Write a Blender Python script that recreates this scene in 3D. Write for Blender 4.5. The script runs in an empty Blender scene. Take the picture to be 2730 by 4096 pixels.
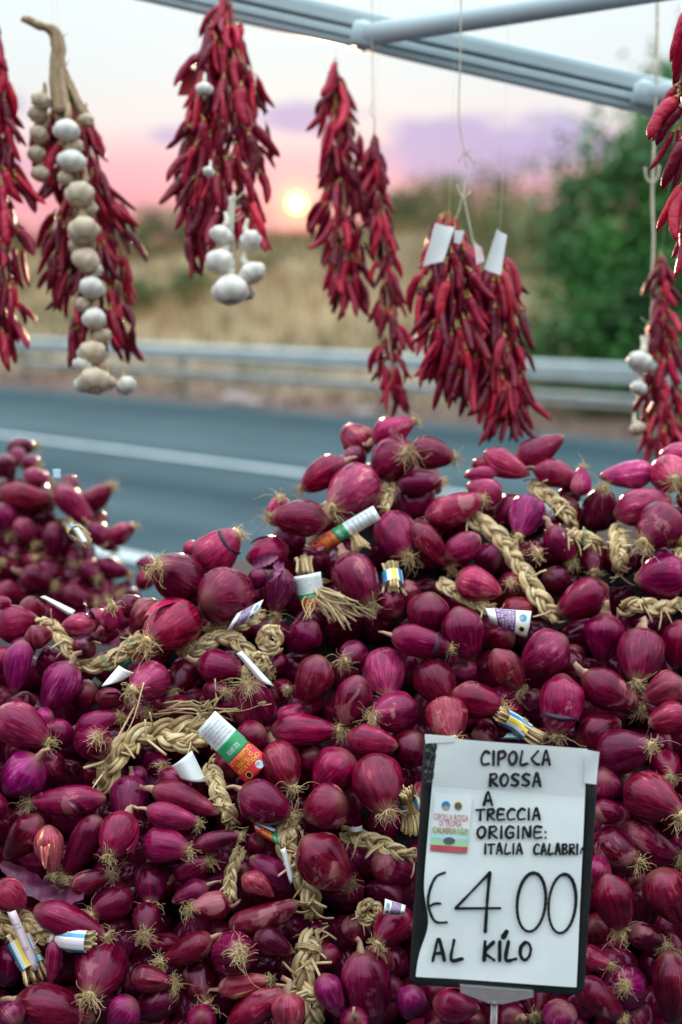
import bpy, math, random
import numpy as np
from mathutils import Vector, Matrix

random.seed(7); np.random.seed(7)
R = math.radians
scene = bpy.context.scene
COL = scene.collection

# ------------------------------------------------------------------ camera
CAM_H, PITCH = 1.6, 9.0
FPX = 5689.0                      # focal length in photo pixels (2730 x 4096)
cam_d = bpy.data.cameras.new('camera'); cam = bpy.data.objects.new('camera', cam_d); COL.objects.link(cam)
cam.location = (0, 0, CAM_H); cam.rotation_euler = (R(90 - PITCH), 0, 0)
cam_d.sensor_fit = 'VERTICAL'; cam_d.sensor_height = 36.0; cam_d.sensor_width = 24.0
cam_d.lens = 36.0 * FPX / 4096.0
cam_d.clip_start = 0.05; cam_d.clip_end = 6000
cam_d.dof.use_dof = True; cam_d.dof.focus_distance = 1.84; cam_d.dof.aperture_fstop = 2.4
scene.camera = cam

# ------------------------------------------------------------------ render look
scene.view_settings.view_transform = 'Standard'; scene.view_settings.look = 'None'
scene.view_settings.exposure = 0.68; scene.view_settings.gamma = 1.0
scene.view_settings.use_curve_mapping = False
scene.cycles.use_denoising = True
scene.cycles.max_bounces = 6; scene.cycles.transparent_max_bounces = 12
scene.cycles.caustics_reflective = False; scene.cycles.caustics_refractive = False
scene.cycles.sample_clamp_indirect = 6.0

# ------------------------------------------------------------------ world and sun
SUN_EL, SUN_AZ = R(3.25), R(-1.75)          # azimuth measured from +Y towards +X
SUN_DIR = Vector((math.sin(SUN_AZ) * math.cos(SUN_EL), math.cos(SUN_AZ) * math.cos(SUN_EL), math.sin(SUN_EL)))

class Nodes:
    """small helper that writes node maths as function calls"""
    def __init__(self, nt): self.nt = nt
    def new(self, t, **kw):
        n = self.nt.nodes.new(t)
        for k, v in kw.items(): setattr(n, k, v)
        return n
    def put(self, sock, v):
        if isinstance(v, bpy.types.NodeSocket): self.nt.links.new(v, sock)
        elif v is not None:
            if sock.type == 'RGBA' and len(v) == 3: v = (*v, 1)
            sock.default_value = v
    def m(self, op, a, b=None, c=None, clamp=False):
        n = self.new('ShaderNodeMath', operation=op, use_clamp=clamp)
        self.put(n.inputs[0], a); self.put(n.inputs[1], b); self.put(n.inputs[2], c)
        return n.outputs[0]
    def vm(self, op, a, b=None, s=None):
        n = self.new('ShaderNodeVectorMath', operation=op)
        self.put(n.inputs[0], a)
        if b is not None: self.put(n.inputs[1], b)
        if s is not None: self.put(n.inputs['Scale'], s)
        return n.outputs['Value'] if op in ('DOT_PRODUCT', 'LENGTH') else n.outputs[0]
    def mix(self, f, a, b, blend='MIX'):
        n = self.new('ShaderNodeMix', data_type='RGBA', blend_type=blend)
        self.put(n.inputs[0], f); self.put(n.inputs[6], a); self.put(n.inputs[7], b)
        return n.outputs[2]
    def ramp(self, f, stops, interp='LINEAR'):
        n = self.new('ShaderNodeValToRGB'); cr = n.color_ramp; cr.interpolation = interp
        while len(cr.elements) < len(stops): cr.elements.new(0.5)
        for e, (p, c) in zip(cr.elements, stops):
            e.position = p; e.color = (*c, 1) if len(c) == 3 else c
        self.put(n.inputs[0], f); return n.outputs[0]
    def noise(self, vec, scale, detail=3.0, rough=0.55, dist=0.0):
        n = self.new('ShaderNodeTexNoise'); n.inputs['Scale'].default_value = scale
        n.inputs['Detail'].default_value = detail; n.inputs['Roughness'].default_value = rough
        n.inputs['Distortion'].default_value = dist
        if vec is not None: self.nt.links.new(vec, n.inputs['Vector'])
        return n.outputs['Fac']
    def smooth(self, x, a, b):
        n = self.new('ShaderNodeMapRange', interpolation_type='SMOOTHSTEP')
        self.put(n.inputs[0], x); n.inputs[1].default_value = a; n.inputs[2].default_value = b
        return n.outputs[0]
    def xyz(self, v):
        n = self.new('ShaderNodeSeparateXYZ'); self.put(n.inputs[0], v); return n.outputs
    def comb(self, x, y, z):
        n = self.new('ShaderNodeCombineXYZ')
        for i, v in enumerate((x, y, z)): self.put(n.inputs[i], v)
        return n.outputs[0]

world = bpy.data.worlds.new('World'); scene.world = world; world.use_nodes = True
def build_world():
    nt = world.node_tree; nt.nodes.clear(); N = Nodes(nt)
    out = N.new('ShaderNodeOutputWorld'); bg = N.new('ShaderNodeBackground')
    nt.links.new(bg.outputs[0], out.inputs[0])
    sky = N.new('ShaderNodeTexSky', sky_type='NISHITA', sun_disc=False)
    sky.sun_elevation = SUN_EL; sky.sun_rotation = SUN_AZ; sky.air_density = 1.0; sky.dust_density = 1.5
    tc = N.new('ShaderNodeTexCoord'); d = N.vm('NORMALIZE', tc.outputs['Generated'])
    x, y, z = N.xyz(d)
    zc = N.m('MAXIMUM', z, 0.0)
    el = N.m('MULTIPLY', N.m('ARCSINE', z), 57.2958)            # degrees
    az = N.m('MULTIPLY', N.m('ARCTAN2', x, y), 57.2958)
    # thin bright veil of cloud, brighter overhead than at the horizon like any overcast sky
    lum = N.m('ADD', 0.47, N.m('MULTIPLY', N.m('POWER', zc, 1.5), 2.5))
    tint = N.ramp(N.m('DIVIDE', el, 14.0), [(0.0, (1.0, 0.34, 0.45)), (0.20, (1.10, 0.43, 0.58)), (0.34, (1.12, 0.62, 0.75)),
                                            (0.44, (1.0, 0.94, 0.96)), (0.58, (0.87, 0.96, 0.99)), (1.0, (0.75, 0.87, 0.91))])
    veil = N.vm('SCALE', tint, s=lum)
    # cloud bank, lavender, low over the hills
    p = N.comb(N.m('MULTIPLY', az, 0.085), N.m('MULTIPLY', el, 0.30), 0.37)
    n1 = N.noise(p, 3.2, 5.0, 0.6)
    band = N.m('MULTIPLY', N.smooth(el, 3.4, 4.7), N.m('SUBTRACT', 1.0, N.smooth(el, 5.4, 7.7)))
    def bump(a0, wa, e0, we):
        q = N.m('ADD', N.m('POWER', N.m('DIVIDE', N.m('SUBTRACT', az, a0), wa), 2.0), N.m('POWER', N.m('DIVIDE', N.m('SUBTRACT', el, e0), we), 2.0))
        return N.m('POWER', 2.718, N.m('MULTIPLY', q, -1.0))
    cover = N.m('ADD', N.m('ADD', bump(5.4, 4.2, 5.35, 1.3), N.m('MULTIPLY', bump(-1.6, 1.6, 6.5, 0.8), 0.8)), N.m('MULTIPLY', bump(-13.5, 1.6, 6.9, 0.7), 0.8))
    cl = N.m('ADD', N.m('MULTIPLY', cover, 0.75), N.m('MULTIPLY', band, N.m('MULTIPLY', N.m('SUBTRACT', n1, 0.44), 2.2)))
    clf = N.smooth(cl, 0.18, 0.55)
    col = N.mix(N.m('MULTIPLY', clf, 0.9), veil, (0.30, 0.27, 0.48))
    # streaks inside the pink haze
    p2 = N.comb(N.m('MULTIPLY', az, 0.22), N.m('MULTIPLY', el, 0.8), 2.1)
    n2 = N.smooth(N.noise(p2, 1.6, 3.0), 0.42, 0.68)
    lo = N.m('SUBTRACT', 1.0, N.smooth(el, 3.6, 5.6))
    col = N.mix(N.m('MULTIPLY', N.m('MULTIPLY', n2, lo), 0.65), col, (0.54, 0.31, 0.38))
    # a share of clear physical sky shows through
    nis = N.vm('SCALE', sky.outputs[0], s=0.10)
    col = N.mix(0.03, col, nis)
    # glow of the low sun through the haze, and its disc
    sd = N.vm('DOT_PRODUCT', d, tuple(SUN_DIR))
    ang = N.m('MULTIPLY', N.m('ARCCOSINE', N.m('MINIMUM', sd, 1.0)), 57.2958)
    g1 = N.m('POWER', 2.718, N.m('MULTIPLY', N.m('POWER', N.m('DIVIDE', ang, 0.75), 2.0), -1.0))
    g2 = N.m('POWER', 2.718, N.m('DIVIDE', ang, -1.9))
    col = N.vm('ADD', col, N.vm('SCALE', (1.0, 0.36, 0.03), s=N.m('MULTIPLY', g1, 0.75)))
    col = N.vm('ADD', col, N.vm('SCALE', (0.55, 0.20, 0.05), s=N.m('MULTIPLY', g2, 0.30)))
    disc = N.m('SUBTRACT', 1.0, N.smooth(ang, 0.24, 0.32))
    col = N.vm('ADD', col, N.vm('SCALE', (1.0, 0.42, 0.035), s=N.m('MULTIPLY', disc, 20.0)))
    nt.links.new(col, bg.inputs['Color']); bg.inputs['Strength'].default_value = 1.0
build_world()

sun_l = bpy.data.lights.new('sun', 'SUN'); sun_o = bpy.data.objects.new('sun', sun_l); COL.objects.link(sun_o)
sun_l.energy = 1.5; sun_l.angle = R(0.55); sun_l.color = (1.0, 0.66, 0.42)
sun_o.rotation_euler = (-SUN_DIR).to_track_quat('-Z', 'Y').to_euler(); sun_o.location = (-3, 60, 20)

# ------------------------------------------------------------------ placing
_sp, _cp = math.sin(R(PITCH)), math.cos(R(PITCH))
def P(px, py, d):
    """photo pixel (2730 x 4096) at depth d metres -> world point"""
    x = (px - 1365.0) / FPX * d; y = -(py - 2048.0) / FPX * d
    return np.array((x, d * _cp + y * _sp, CAM_H - d * _sp + y * _cp))
CAMX = np.array((1.0, 0, 0)); CAMY = np.array((0, _sp, _cp)); CAMZ = np.array((0, _cp, -_sp))   # right, up, forward
V = 2730.0 / 1568.0
def PV(px, py, d): return P(px * V, py * V, d)
ORG = {1: (0, 1600), 2: (1365, 1600), 3: (0, 2400), 4: (1365, 2400), 5: (0, 3200), 6: (1365, 3200)}
KC = 1365.0 / 1568.0
def S(reg, x, y): return (ORG[reg][0] + x * KC, ORG[reg][1] + y * KC)

# ------------------------------------------------------------------ object helpers
def link(o, parent=None):
    COL.objects.link(o)
    if parent is not None: o.parent = parent
    return o
def tag(o, label=None, cat=None, group=None, kind=None):
    if label: o['label'] = label
    if cat: o['category'] = cat
    if group: o['group'] = group
    if kind: o['kind'] = kind
    return o
def empty(name, loc=(0, 0, 0), rot=None, label=None, cat=None, group=None):
    o = bpy.data.objects.new(name, None); o.empty_display_size = 0.02
    m = Matrix.Translation(Vector(loc))
    if rot is not None: m = m @ rot.to_4x4()
    o.matrix_basis = m
    link(o); return tag(o, label, cat, group)
class MB:
    def __init__(self): self.v = []; self.f = []; self.mi = []; self.n = 0
    def add(self, v, f, mi=0):
        v = np.asarray(v, float).reshape(-1, 3); b = self.n
        self.v.append(v); self.f += [tuple(i + b for i in q) for q in f]; self.mi += [mi] * len(f); self.n += len(v)
        return self
    def mesh(self, name, mats, smooth=True):
        me = bpy.data.meshes.new(name)
        vv = np.concatenate(self.v) if self.v else np.zeros((0, 3))
        me.from_pydata(vv.tolist(), [], self.f)
        for m in (mats if isinstance(mats, (list, tuple)) else [mats]): me.materials.append(m)
        if any(self.mi): me.polygons.foreach_set('material_index', self.mi)
        if smooth: me.polygons.foreach_set('use_smooth', [True] * len(self.f))
        me.update(); return me
    def build(self, name, mats, parent=None, origin=None, smooth=True):
        if origin is not None: self.v = [v - np.asarray(origin) for v in self.v]
        o = bpy.data.objects.new(name, self.mesh(name, mats, smooth)); link(o, parent)
        if origin is not None and parent is None: o.location = origin
        return o
def grid_faces(nr, nc, wrap=False):
    f = []
    for i in range(nr - 1):
        for j in range(nc if wrap else nc - 1):
            k = (j + 1) % nc
            f.append((i * nc + j, i * nc + k, (i + 1) * nc + k, (i + 1) * nc + j))
    return f
def box(mb, c, s, rot=None, mi=0, bev=0.0):
    sx, sy, sz = [q / 2 for q in s]
    if bev:
        b = bev; v = []; f = []
        # chamfered box from 24 points
        for ax in range(3):
            for sg in (-1, 1):
                h = [sx, sy, sz]; u, w = [(1, 2), (0, 2), (0, 1)][ax]
                for a, e in ((-1, -1), (1, -1), (1, 1), (-1, 1)):
                    p = [0, 0, 0]; p[ax] = sg * h[ax]; p[u] = a * (h[u] - b); p[w] = e * (h[w] - b); v.append(p)
        v = np.array(v); import bmesh
        bm = bmesh.new(); [bm.verts.new(p) for p in v]; r = bmesh.ops.convex_hull(bm, input=bm.verts)
        bm.verts.index_update(); v = np.array([q.co[:] for q in bm.verts]); f = [tuple(q.index for q in fc.verts) for fc in bm.faces]; bm.free()
    else:
        v = np.array([(a * sx, e * sy, g * sz) for a in (-1, 1) for e in (-1, 1) for g in (-1, 1)])
        f = [(0, 1, 3, 2), (4, 6, 7, 5), (0, 4, 5, 1), (2, 3, 7, 6), (0, 2, 6, 4), (1, 5, 7, 3)]
    if rot is not None: v = v @ np.array(rot.to_3x3()).T
    return mb.add(v + np.asarray(c), f, mi)
def frames(pts, up=None):
    pts = np.asarray(pts, float); n = len(pts)
    t = np.gradient(pts, axis=0); t /= np.maximum(np.linalg.norm(t, axis=1, keepdims=True), 1e-9)
    u = np.zeros_like(pts)
    a = np.array(up if up is not None else ((0, 0, 1) if abs(t[0][2]) < 0.9 else (1, 0, 0)), float)
    for i in range(n):
        if up is not None: a = np.array(up, float)
        q = a - t[i] * np.dot(a, t[i]); l = np.linalg.norm(q)
        if l < 1e-5: q = np.cross(t[i], (0.3, 0.5, 0.8)); l = np.linalg.norm(q)
        u[i] = q / l; a = u[i]
    w = np.cross(t, u)
    return t, u, w
def tube(mb, pts, rad, sides=6, mi=0, cap=True, flat=1.0, up=None, phase=0.0):
    pts = np.asarray(pts, float); n = len(pts)
    t, u, w = frames(pts, up)
    rad = np.broadcast_to(np.asarray(rad, float), (n,))
    a = np.linspace(0, 2 * np.pi, sides, endpoint=False) + phase
    v = pts[:, None, :] + rad[:, None, None] * (np.cos(a)[None, :, None] * w[:, None, :] + flat * np.sin(a)[None, :, None] * u[:, None, :])
    f = grid_faces(n, sides, True)
    if cap: f += [tuple(range(sides))[::-1], tuple((n - 1) * sides + i for i in range(sides))]
    return mb.add(v.reshape(-1, 3), f, mi)
def resample(pts, n):
    """smooth Catmull-Rom curve through pts, n points evenly spaced"""
    pts = np.asarray(pts, float)
    if len(pts) == 2: fine = pts[0] + (pts[1] - pts[0]) * np.linspace(0, 1, 60)[:, None]
    else:
        q = np.vstack([2 * pts[0] - pts[1], pts, 2 * pts[-1] - pts[-2]]); fine = []
        for i in range(1, len(q) - 2):
            s = np.linspace(0, 1, 24, endpoint=False)[:, None]
            p0, p1, p2, p3 = q[i - 1], q[i], q[i + 1], q[i + 2]
            fine.append(0.5 * (2 * p1 + (p2 - p0) * s + (2 * p0 - 5 * p1 + 4 * p2 - p3) * s ** 2 + (3 * p1 - p0 - 3 * p2 + p3) * s ** 3))
        fine = np.vstack(fine + [pts[-1:]])
    L = np.concatenate([[0], np.cumsum(np.linalg.norm(np.diff(fine, axis=0), axis=1))])
    s = np.linspace(0, L[-1], n)
    return np.stack([np.interp(s, L, fine[:, k]) for k in range(3)], 1), L[-1]

# ------------------------------------------------------------------ materials
def new_mat(name):
    m = bpy.data.materials.new(name); m.use_nodes = True; nt = m.node_tree
    return m, Nodes(nt), nt.nodes['Principled BSDF'], nt
def mat(name, c1, c2=None, rough=0.6, scale=8.0, detail=4.0, bump=0.0, bscale=None, spec=0.5, lo=0.35, hi=0.65, coat=0.0, metal=0.0, stretch=None, trans=0.0, rnd=0.0, sss=0.0):
    m, N, b, nt = new_mat(name)
    tc = N.new('ShaderNodeTexCoord'); vec = tc.outputs['Object']
    if stretch: vec = N.vm('MULTIPLY', vec, stretch)
    col = None
    if c2 is not None: col = N.ramp(N.noise(vec, scale, detail), [(lo, c1), (hi, c2)])
    if rnd:
        oi = N.new('ShaderNodeObjectInfo')
        k = N.m('ADD', 1.0 - rnd, N.m('MULTIPLY', oi.outputs['Random'], 2 * rnd))
        col = N.vm('SCALE', col if col is not None else tuple(c1), s=k)
    if col is not None: nt.links.new(col, b.inputs['Base Color'])
    else: b.inputs['Base Color'].default_value = (*c1, 1)
    b.inputs['Roughness'].default_value = rough; b.inputs['Specular IOR Level'].default_value = spec
    b.inputs['Coat Weight'].default_value = coat; b.inputs['Metallic'].default_value = metal
    b.inputs['Transmission Weight'].default_value = trans
    if sss:
        b.inputs['Subsurface Weight'].default_value = sss; b.inputs['Subsurface Radius'].default_value = (0.006, 0.004, 0.003)
    if bump:
        bn = N.new('ShaderNodeBump'); bn.inputs['Strength'].default_value = bump; bn.inputs['Distance'].default_value = 0.004
        nt.links.new(N.noise(vec, bscale or scale * 4, 4.0), bn.inputs['Height']); nt.links.new(bn.outputs[0], b.inputs['Normal'])
    return m

def onion_material():
    m, N, b, nt = new_mat('onion_skin')
    tc = N.new('ShaderNodeTexCoord'); oi = N.new('ShaderNodeObjectInfo')
    ob = tc.outputs['Object']; gz = N.xyz(tc.outputs['Generated'])[2]
    rv = N.vm('SCALE', N.comb(oi.outputs['Random'], N.m('MULTIPLY', oi.outputs['Random'], 7.31), N.m('MULTIPLY', oi.outputs['Random'], 3.7)), s=37.0)
    x, y, z = N.xyz(ob)
    ring = N.vm('NORMALIZE', N.comb(x, y, 0.0))
    merid = N.vm('ADD', N.comb(N.xyz(ring)[0], N.xyz(ring)[1], N.m('MULTIPLY', z, 6.0)), rv)
    s1 = N.noise(merid, 9.0, 4.0, 0.6)                       # fine streaks from neck to root
    s2 = N.noise(merid, 2.6, 2.0, 0.5)                       # broad streaks
    blot = N.noise(N.vm('ADD', ob, rv), 26.0, 4.0, 0.6)     # blotches
    kk = N.m('ADD', N.m('MULTIPLY', s1, 0.42), N.m('ADD', N.m('MULTIPLY', s2, 0.28), N.m('MULTIPLY', blot, 0.30)))
    base = N.ramp(kk, [(0.32, (0.026, 0.0003, 0.005)), (0.45, (0.096, 0.0010, 0.018)), (0.57, (0.225, 0.0036, 0.046)), (0.70, (0.54, 0.070, 0.17))])
    base = N.mix(N.smooth(blot, 0.58, 0.76), base, N.mix(0.30, base, (0.40, 0.06, 0.17)))
    base = N.mix(N.smooth(blot, 0.40, 0.26), base, N.mix(0.45, base, (0.026, 0.001, 0.014)))
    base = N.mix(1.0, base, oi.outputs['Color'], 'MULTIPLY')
    # dry papery patches, only on some bulbs
    pat = N.noise(N.vm('ADD', ob, N.vm('SCALE', rv, s=1.7)), 17.0, 5.0, 0.6, 0.6)
    amt = N.smooth(N.m('FRACT', N.m('MULTIPLY', oi.outputs['Random'], 13.7)), 0.25, 1.0)
    pf = N.m('MULTIPLY', N.smooth(pat, 0.57, 0.63), amt)
    base = N.mix(N.m('MULTIPLY', pf, N.m('ADD', 0.25, N.m('MULTIPLY', s1, 0.6))), base, (0.50, 0.20, 0.20))
    # pale and brownish towards the root plate and at the neck
    endn = N.m('ADD', gz, N.m('MULTIPLY', N.m('SUBTRACT', s1, 0.5), 0.22))
    base = N.mix(N.m('MULTIPLY', N.smooth(endn, 0.86, 1.0), 0.75), base, (0.34, 0.17, 0.12))
    base = N.mix(N.m('MULTIPLY', N.smooth(endn, 0.14, 0.0), 0.55), base, (0.20, 0.075, 0.06))
    nt.links.new(base, b.inputs['Base Color'])
    ro = N.m('ADD', 0.08, N.m('ADD', N.m('MULTIPLY', s2, 0.18), N.m('MULTIPLY', pf, 0.3)))
    nt.links.new(ro, b.inputs['Roughness']); b.inputs['Specular IOR Level'].default_value = 0.44; b.inputs['Specular Tint'].default_value = (1.0, 0.46, 0.70, 1)
    bn = N.new('ShaderNodeBump'); bn.inputs['Strength'].default_value = 0.30; bn.inputs['Distance'].default_value = 0.0012
    nt.links.new(N.m('ADD', s1, N.m('ADD', N.m('MULTIPLY', pf, 0.4), N.m('MULTIPLY', blot, 0.4))), bn.inputs['Height']); nt.links.new(bn.outputs[0], b.inputs['Normal'])
    return m
M = {}
M['onion'] = onion_material()
M['skin'] = mat('dry_onion_skin', (0.09, 0.008, 0.05), (0.28, 0.07, 0.16), 0.45, 40, 4, 0.3, stretch=(1, 1, 0.3))
M['root'] = mat('onion_root', (0.40, 0.26, 0.11), (0.70, 0.52, 0.28), 0.8, 60, rnd=0.25)
M['neck'] = mat('onion_neck', (0.20, 0.05, 0.05), (0.42, 0.25, 0.16), 0.7, 60, bump=0.4, stretch=(1, 1, .15))
def straw_material():
    m, N, b, nt = new_mat('straw')
    tc = N.new('ShaderNodeTexCoord'); oi = N.new('ShaderNodeObjectInfo'); ob = tc.outputs['Object']
    geo = N.new('ShaderNodeNewGeometry')
    isl = geo.outputs['Random Per Island']
    n = N.noise(ob, 130.0, 4.0, 0.6)
    c = N.ramp(N.m('ADD', N.m('MULTIPLY', isl, 0.6), N.m('MULTIPLY', n, 0.4)), [(0.15, (0.26, 0.15, 0.065)), (0.42, (0.52, 0.35, 0.17)), (0.68, (0.70, 0.52, 0.29)), (0.9, (0.80, 0.67, 0.43))])
    c = N.vm('SCALE', c, s=N.m('ADD', 0.85, N.m('MULTIPLY', oi.outputs['Random'], 0.3)))
    nt.links.new(c, b.inputs['Base Color']); b.inputs['Roughness'].default_value = 0.62
    bn = N.new('ShaderNodeBump'); bn.inputs['Strength'].default_value = 0.5; bn.inputs['Distance'].default_value = 0.001
    nt.links.new(n, bn.inputs['Height']); nt.links.new(bn.outputs[0], b.inputs['Normal'])
    return m
M['straw'] = straw_material()
M['paper'] = mat('white_paper', (0.76, 0.80, 0.81), (0.84, 0.85, 0.84), 0.45, 20, spec=0.4)
M['p_green'] = mat('green_print', (0.02, 0.26, 0.10), (0.03, 0.34, 0.13), 0.4, 30)
M['p_red'] = mat('red_print', (0.62, 0.018, 0.03), (0.72, 0.03, 0.05), 0.4, 30)
M['p_yellow'] = mat('yellow_print', (0.85, 0.58, 0.04), rough=0.4)
M['p_purple'] = mat('purple_print', (0.17, 0.03, 0.21), (0.22, 0.05, 0.26), 0.4, 30)
M['p_blue'] = mat('blue_print', (0.03, 0.22, 0.50), (0.05, 0.32, 0.60), 0.4, 30)
M['p_pink'] = mat('pink_print', (0.78, 0.55, 0.58), (0.72, 0.62, 0.68), 0.5, 30)
M['p_grey'] = mat('grey_print', (0.25, 0.27, 0.30), rough=0.5)
M['p_pale'] = mat('pale_blue_paper', (0.42, 0.62, 0.78), (0.55, 0.70, 0.82), 0.45, 30)
M['p_lime'] = mat('pale_green_print', (0.36, 0.62, 0.36), (0.45, 0.70, 0.45), 0.45, 30)
M['p_rose'] = mat('faded_red_print', (0.50, 0.07, 0.09), (0.56, 0.11, 0.12), 0.45, 30)
M['ink'] = mat('marker_ink', (0.010, 0.011, 0.013), rough=0.35)
M['ink_soft'] = mat('faded_ink', (0.10, 0.11, 0.12), rough=0.5)
M['black'] = mat('black_plastic', (0.010, 0.011, 0.012), (0.016, 0.017, 0.018), 0.35, 40)
M['rubber'] = mat('rubber_band', (0.45, 0.29, 0.15), (0.55, 0.38, 0.22), 0.6, 50)
M['tie_green'] = mat('green_tie', (0.02, 0.30, 0.16), rough=0.35)
M['string'] = mat('twine', (0.42, 0.36, 0.27), (0.60, 0.54, 0.42), 0.8, 90)
M['garlic'] = mat('garlic_skin', (0.50, 0.43, 0.36), (0.80, 0.79, 0.75), 0.45, 45, bump=0.2, stretch=(1, 1, .3), sss=0.0)
M['garlic_old'] = mat('aged_garlic_skin', (0.40, 0.26, 0.15), (0.70, 0.61, 0.48), 0.55, 35, bump=0.3, stretch=(1, 1, .35))
M['garlic_stalk'] = mat('garlic_stalk', (0.24, 0.15, 0.085), (0.42, 0.29, 0.17), 0.75, 60, stretch=(1, 1, .2), bump=0.5)
M['garlic_stalk_pale'] = mat('pale_garlic_stalk', (0.52, 0.46, 0.36), (0.68, 0.63, 0.53), 0.7, 60, stretch=(1, 1, .2), bump=0.4)
M['wall'] = mat('painted_panel', (0.06, 0.06, 0.065), (0.09, 0.09, 0.095), 0.6, 2)
M['band'] = mat('dark_split_skin', (0.02, 0.004, 0.02), (0.05, 0.012, 0.05), 0.5, 40)
M['nylon'] = mat('nylon_line', (0.7, 0.7, 0.7), rough=0.3, trans=0.6)
def chilli_material():
    m, N, b, nt = new_mat('chilli_skin')
    tc = N.new('ShaderNodeTexCoord'); oi = N.new('ShaderNodeObjectInfo')
    n = N.noise(N.vm('ADD', tc.outputs['Object'], N.vm('SCALE', N.comb(oi.outputs['Random'], 0.3, 0.7), s=9.0)), 5.0, 3.0)
    k = N.m('ADD', N.m('MULTIPLY', oi.outputs['Random'], 0.62), N.m('MULTIPLY', n, 0.38))
    c = N.ramp(k, [(0.10, (0.065, 0.0008, 0.012)), (0.42, (0.20, 0.0018, 0.025)), (0.72, (0.42, 0.005, 0.040)), (0.95, (0.72, 0.022, 0.030))])
    c = N.mix(1.0, c, oi.outputs['Color'], 'MULTIPLY')
    nt.links.new(c, b.inputs['Base Color']); b.inputs['Roughness'].default_value = 0.36; b.inputs['Specular IOR Level'].default_value = 0.3
    bn = N.new('ShaderNodeBump'); bn.inputs['Strength'].default_value = 0.4; bn.inputs['Distance'].default_value = 0.006
    nt.links.new(N.noise(tc.outputs['Object'], 9.0, 2.0), bn.inputs['Height']); nt.links.new(bn.outputs[0], b.inputs['Normal'])
    return m
M['chilli'] = chilli_material()
M['chilli_stem'] = mat('chilli_stem', (0.30, 0.14, 0.04), (0.50, 0.30, 0.10), 0.7, 20)
M['metal'] = mat('painted_aluminium', (0.38, 0.48, 0.52), (0.44, 0.54, 0.58), 0.38, 6, bump=0.05)
M['metal_dark'] = mat('dark_rubber_seal', (0.05, 0.06, 0.06), rough=0.6)
M['tube'] = mat('painted_steel_tube', (0.42, 0.52, 0.57), (0.48, 0.57, 0.61), 0.3, 6)
M['rail'] = mat('galvanised_rail', (0.34, 0.40, 0.42), (0.46, 0.51, 0.52), 0.5, 3, metal=0.0)
M['rail_old'] = mat('weathered_rail', (0.28, 0.29, 0.28), (0.40, 0.41, 0.40), 0.6, 3)
M['post'] = mat('guardrail_post', (0.16, 0.15, 0.13), (0.26, 0.24, 0.20), 0.7, 5)
M['stand'] = mat('gap_shade_black', (0.010, 0.006, 0.008), (0.020, 0.012, 0.014), 0.85, 10)  # near black, paints shade into the gaps between bulbs
M['leaf'] = mat('tree_leaf', (0.020, 0.095, 0.022), (0.070, 0.26, 0.040), 0.55, 0.9, 3, lo=0.35, hi=0.7)
M['leaf_olive'] = mat('shrub_leaf', (0.085, 0.105, 0.032), (0.20, 0.22, 0.070), 0.6, 1.0, 3)
M['leaf_dry'] = mat('dry_scrub', (0.10, 0.050, 0.032), (0.26, 0.12, 0.085), 0.7, 1.5, 3)
M['bark'] = mat('bark', (0.06, 0.045, 0.03), (0.14, 0.11, 0.08), 0.85, 6, bump=0.6, stretch=(1, 1, .2))
M['grass'] = mat('dry_grass', (0.10, 0.10, 0.032), (0.36, 0.225, 0.105), 0.7, 0.22, 4, lo=0.36, hi=0.56)
M['line'] = mat('road_paint', (0.42, 0.47, 0.50), (0.55, 0.59, 0.61), 0.6, 3)
M['stone'] = mat('pale_stone', (0.26, 0.20, 0.19), (0.40, 0.32, 0.31), 0.8, 5)

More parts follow.
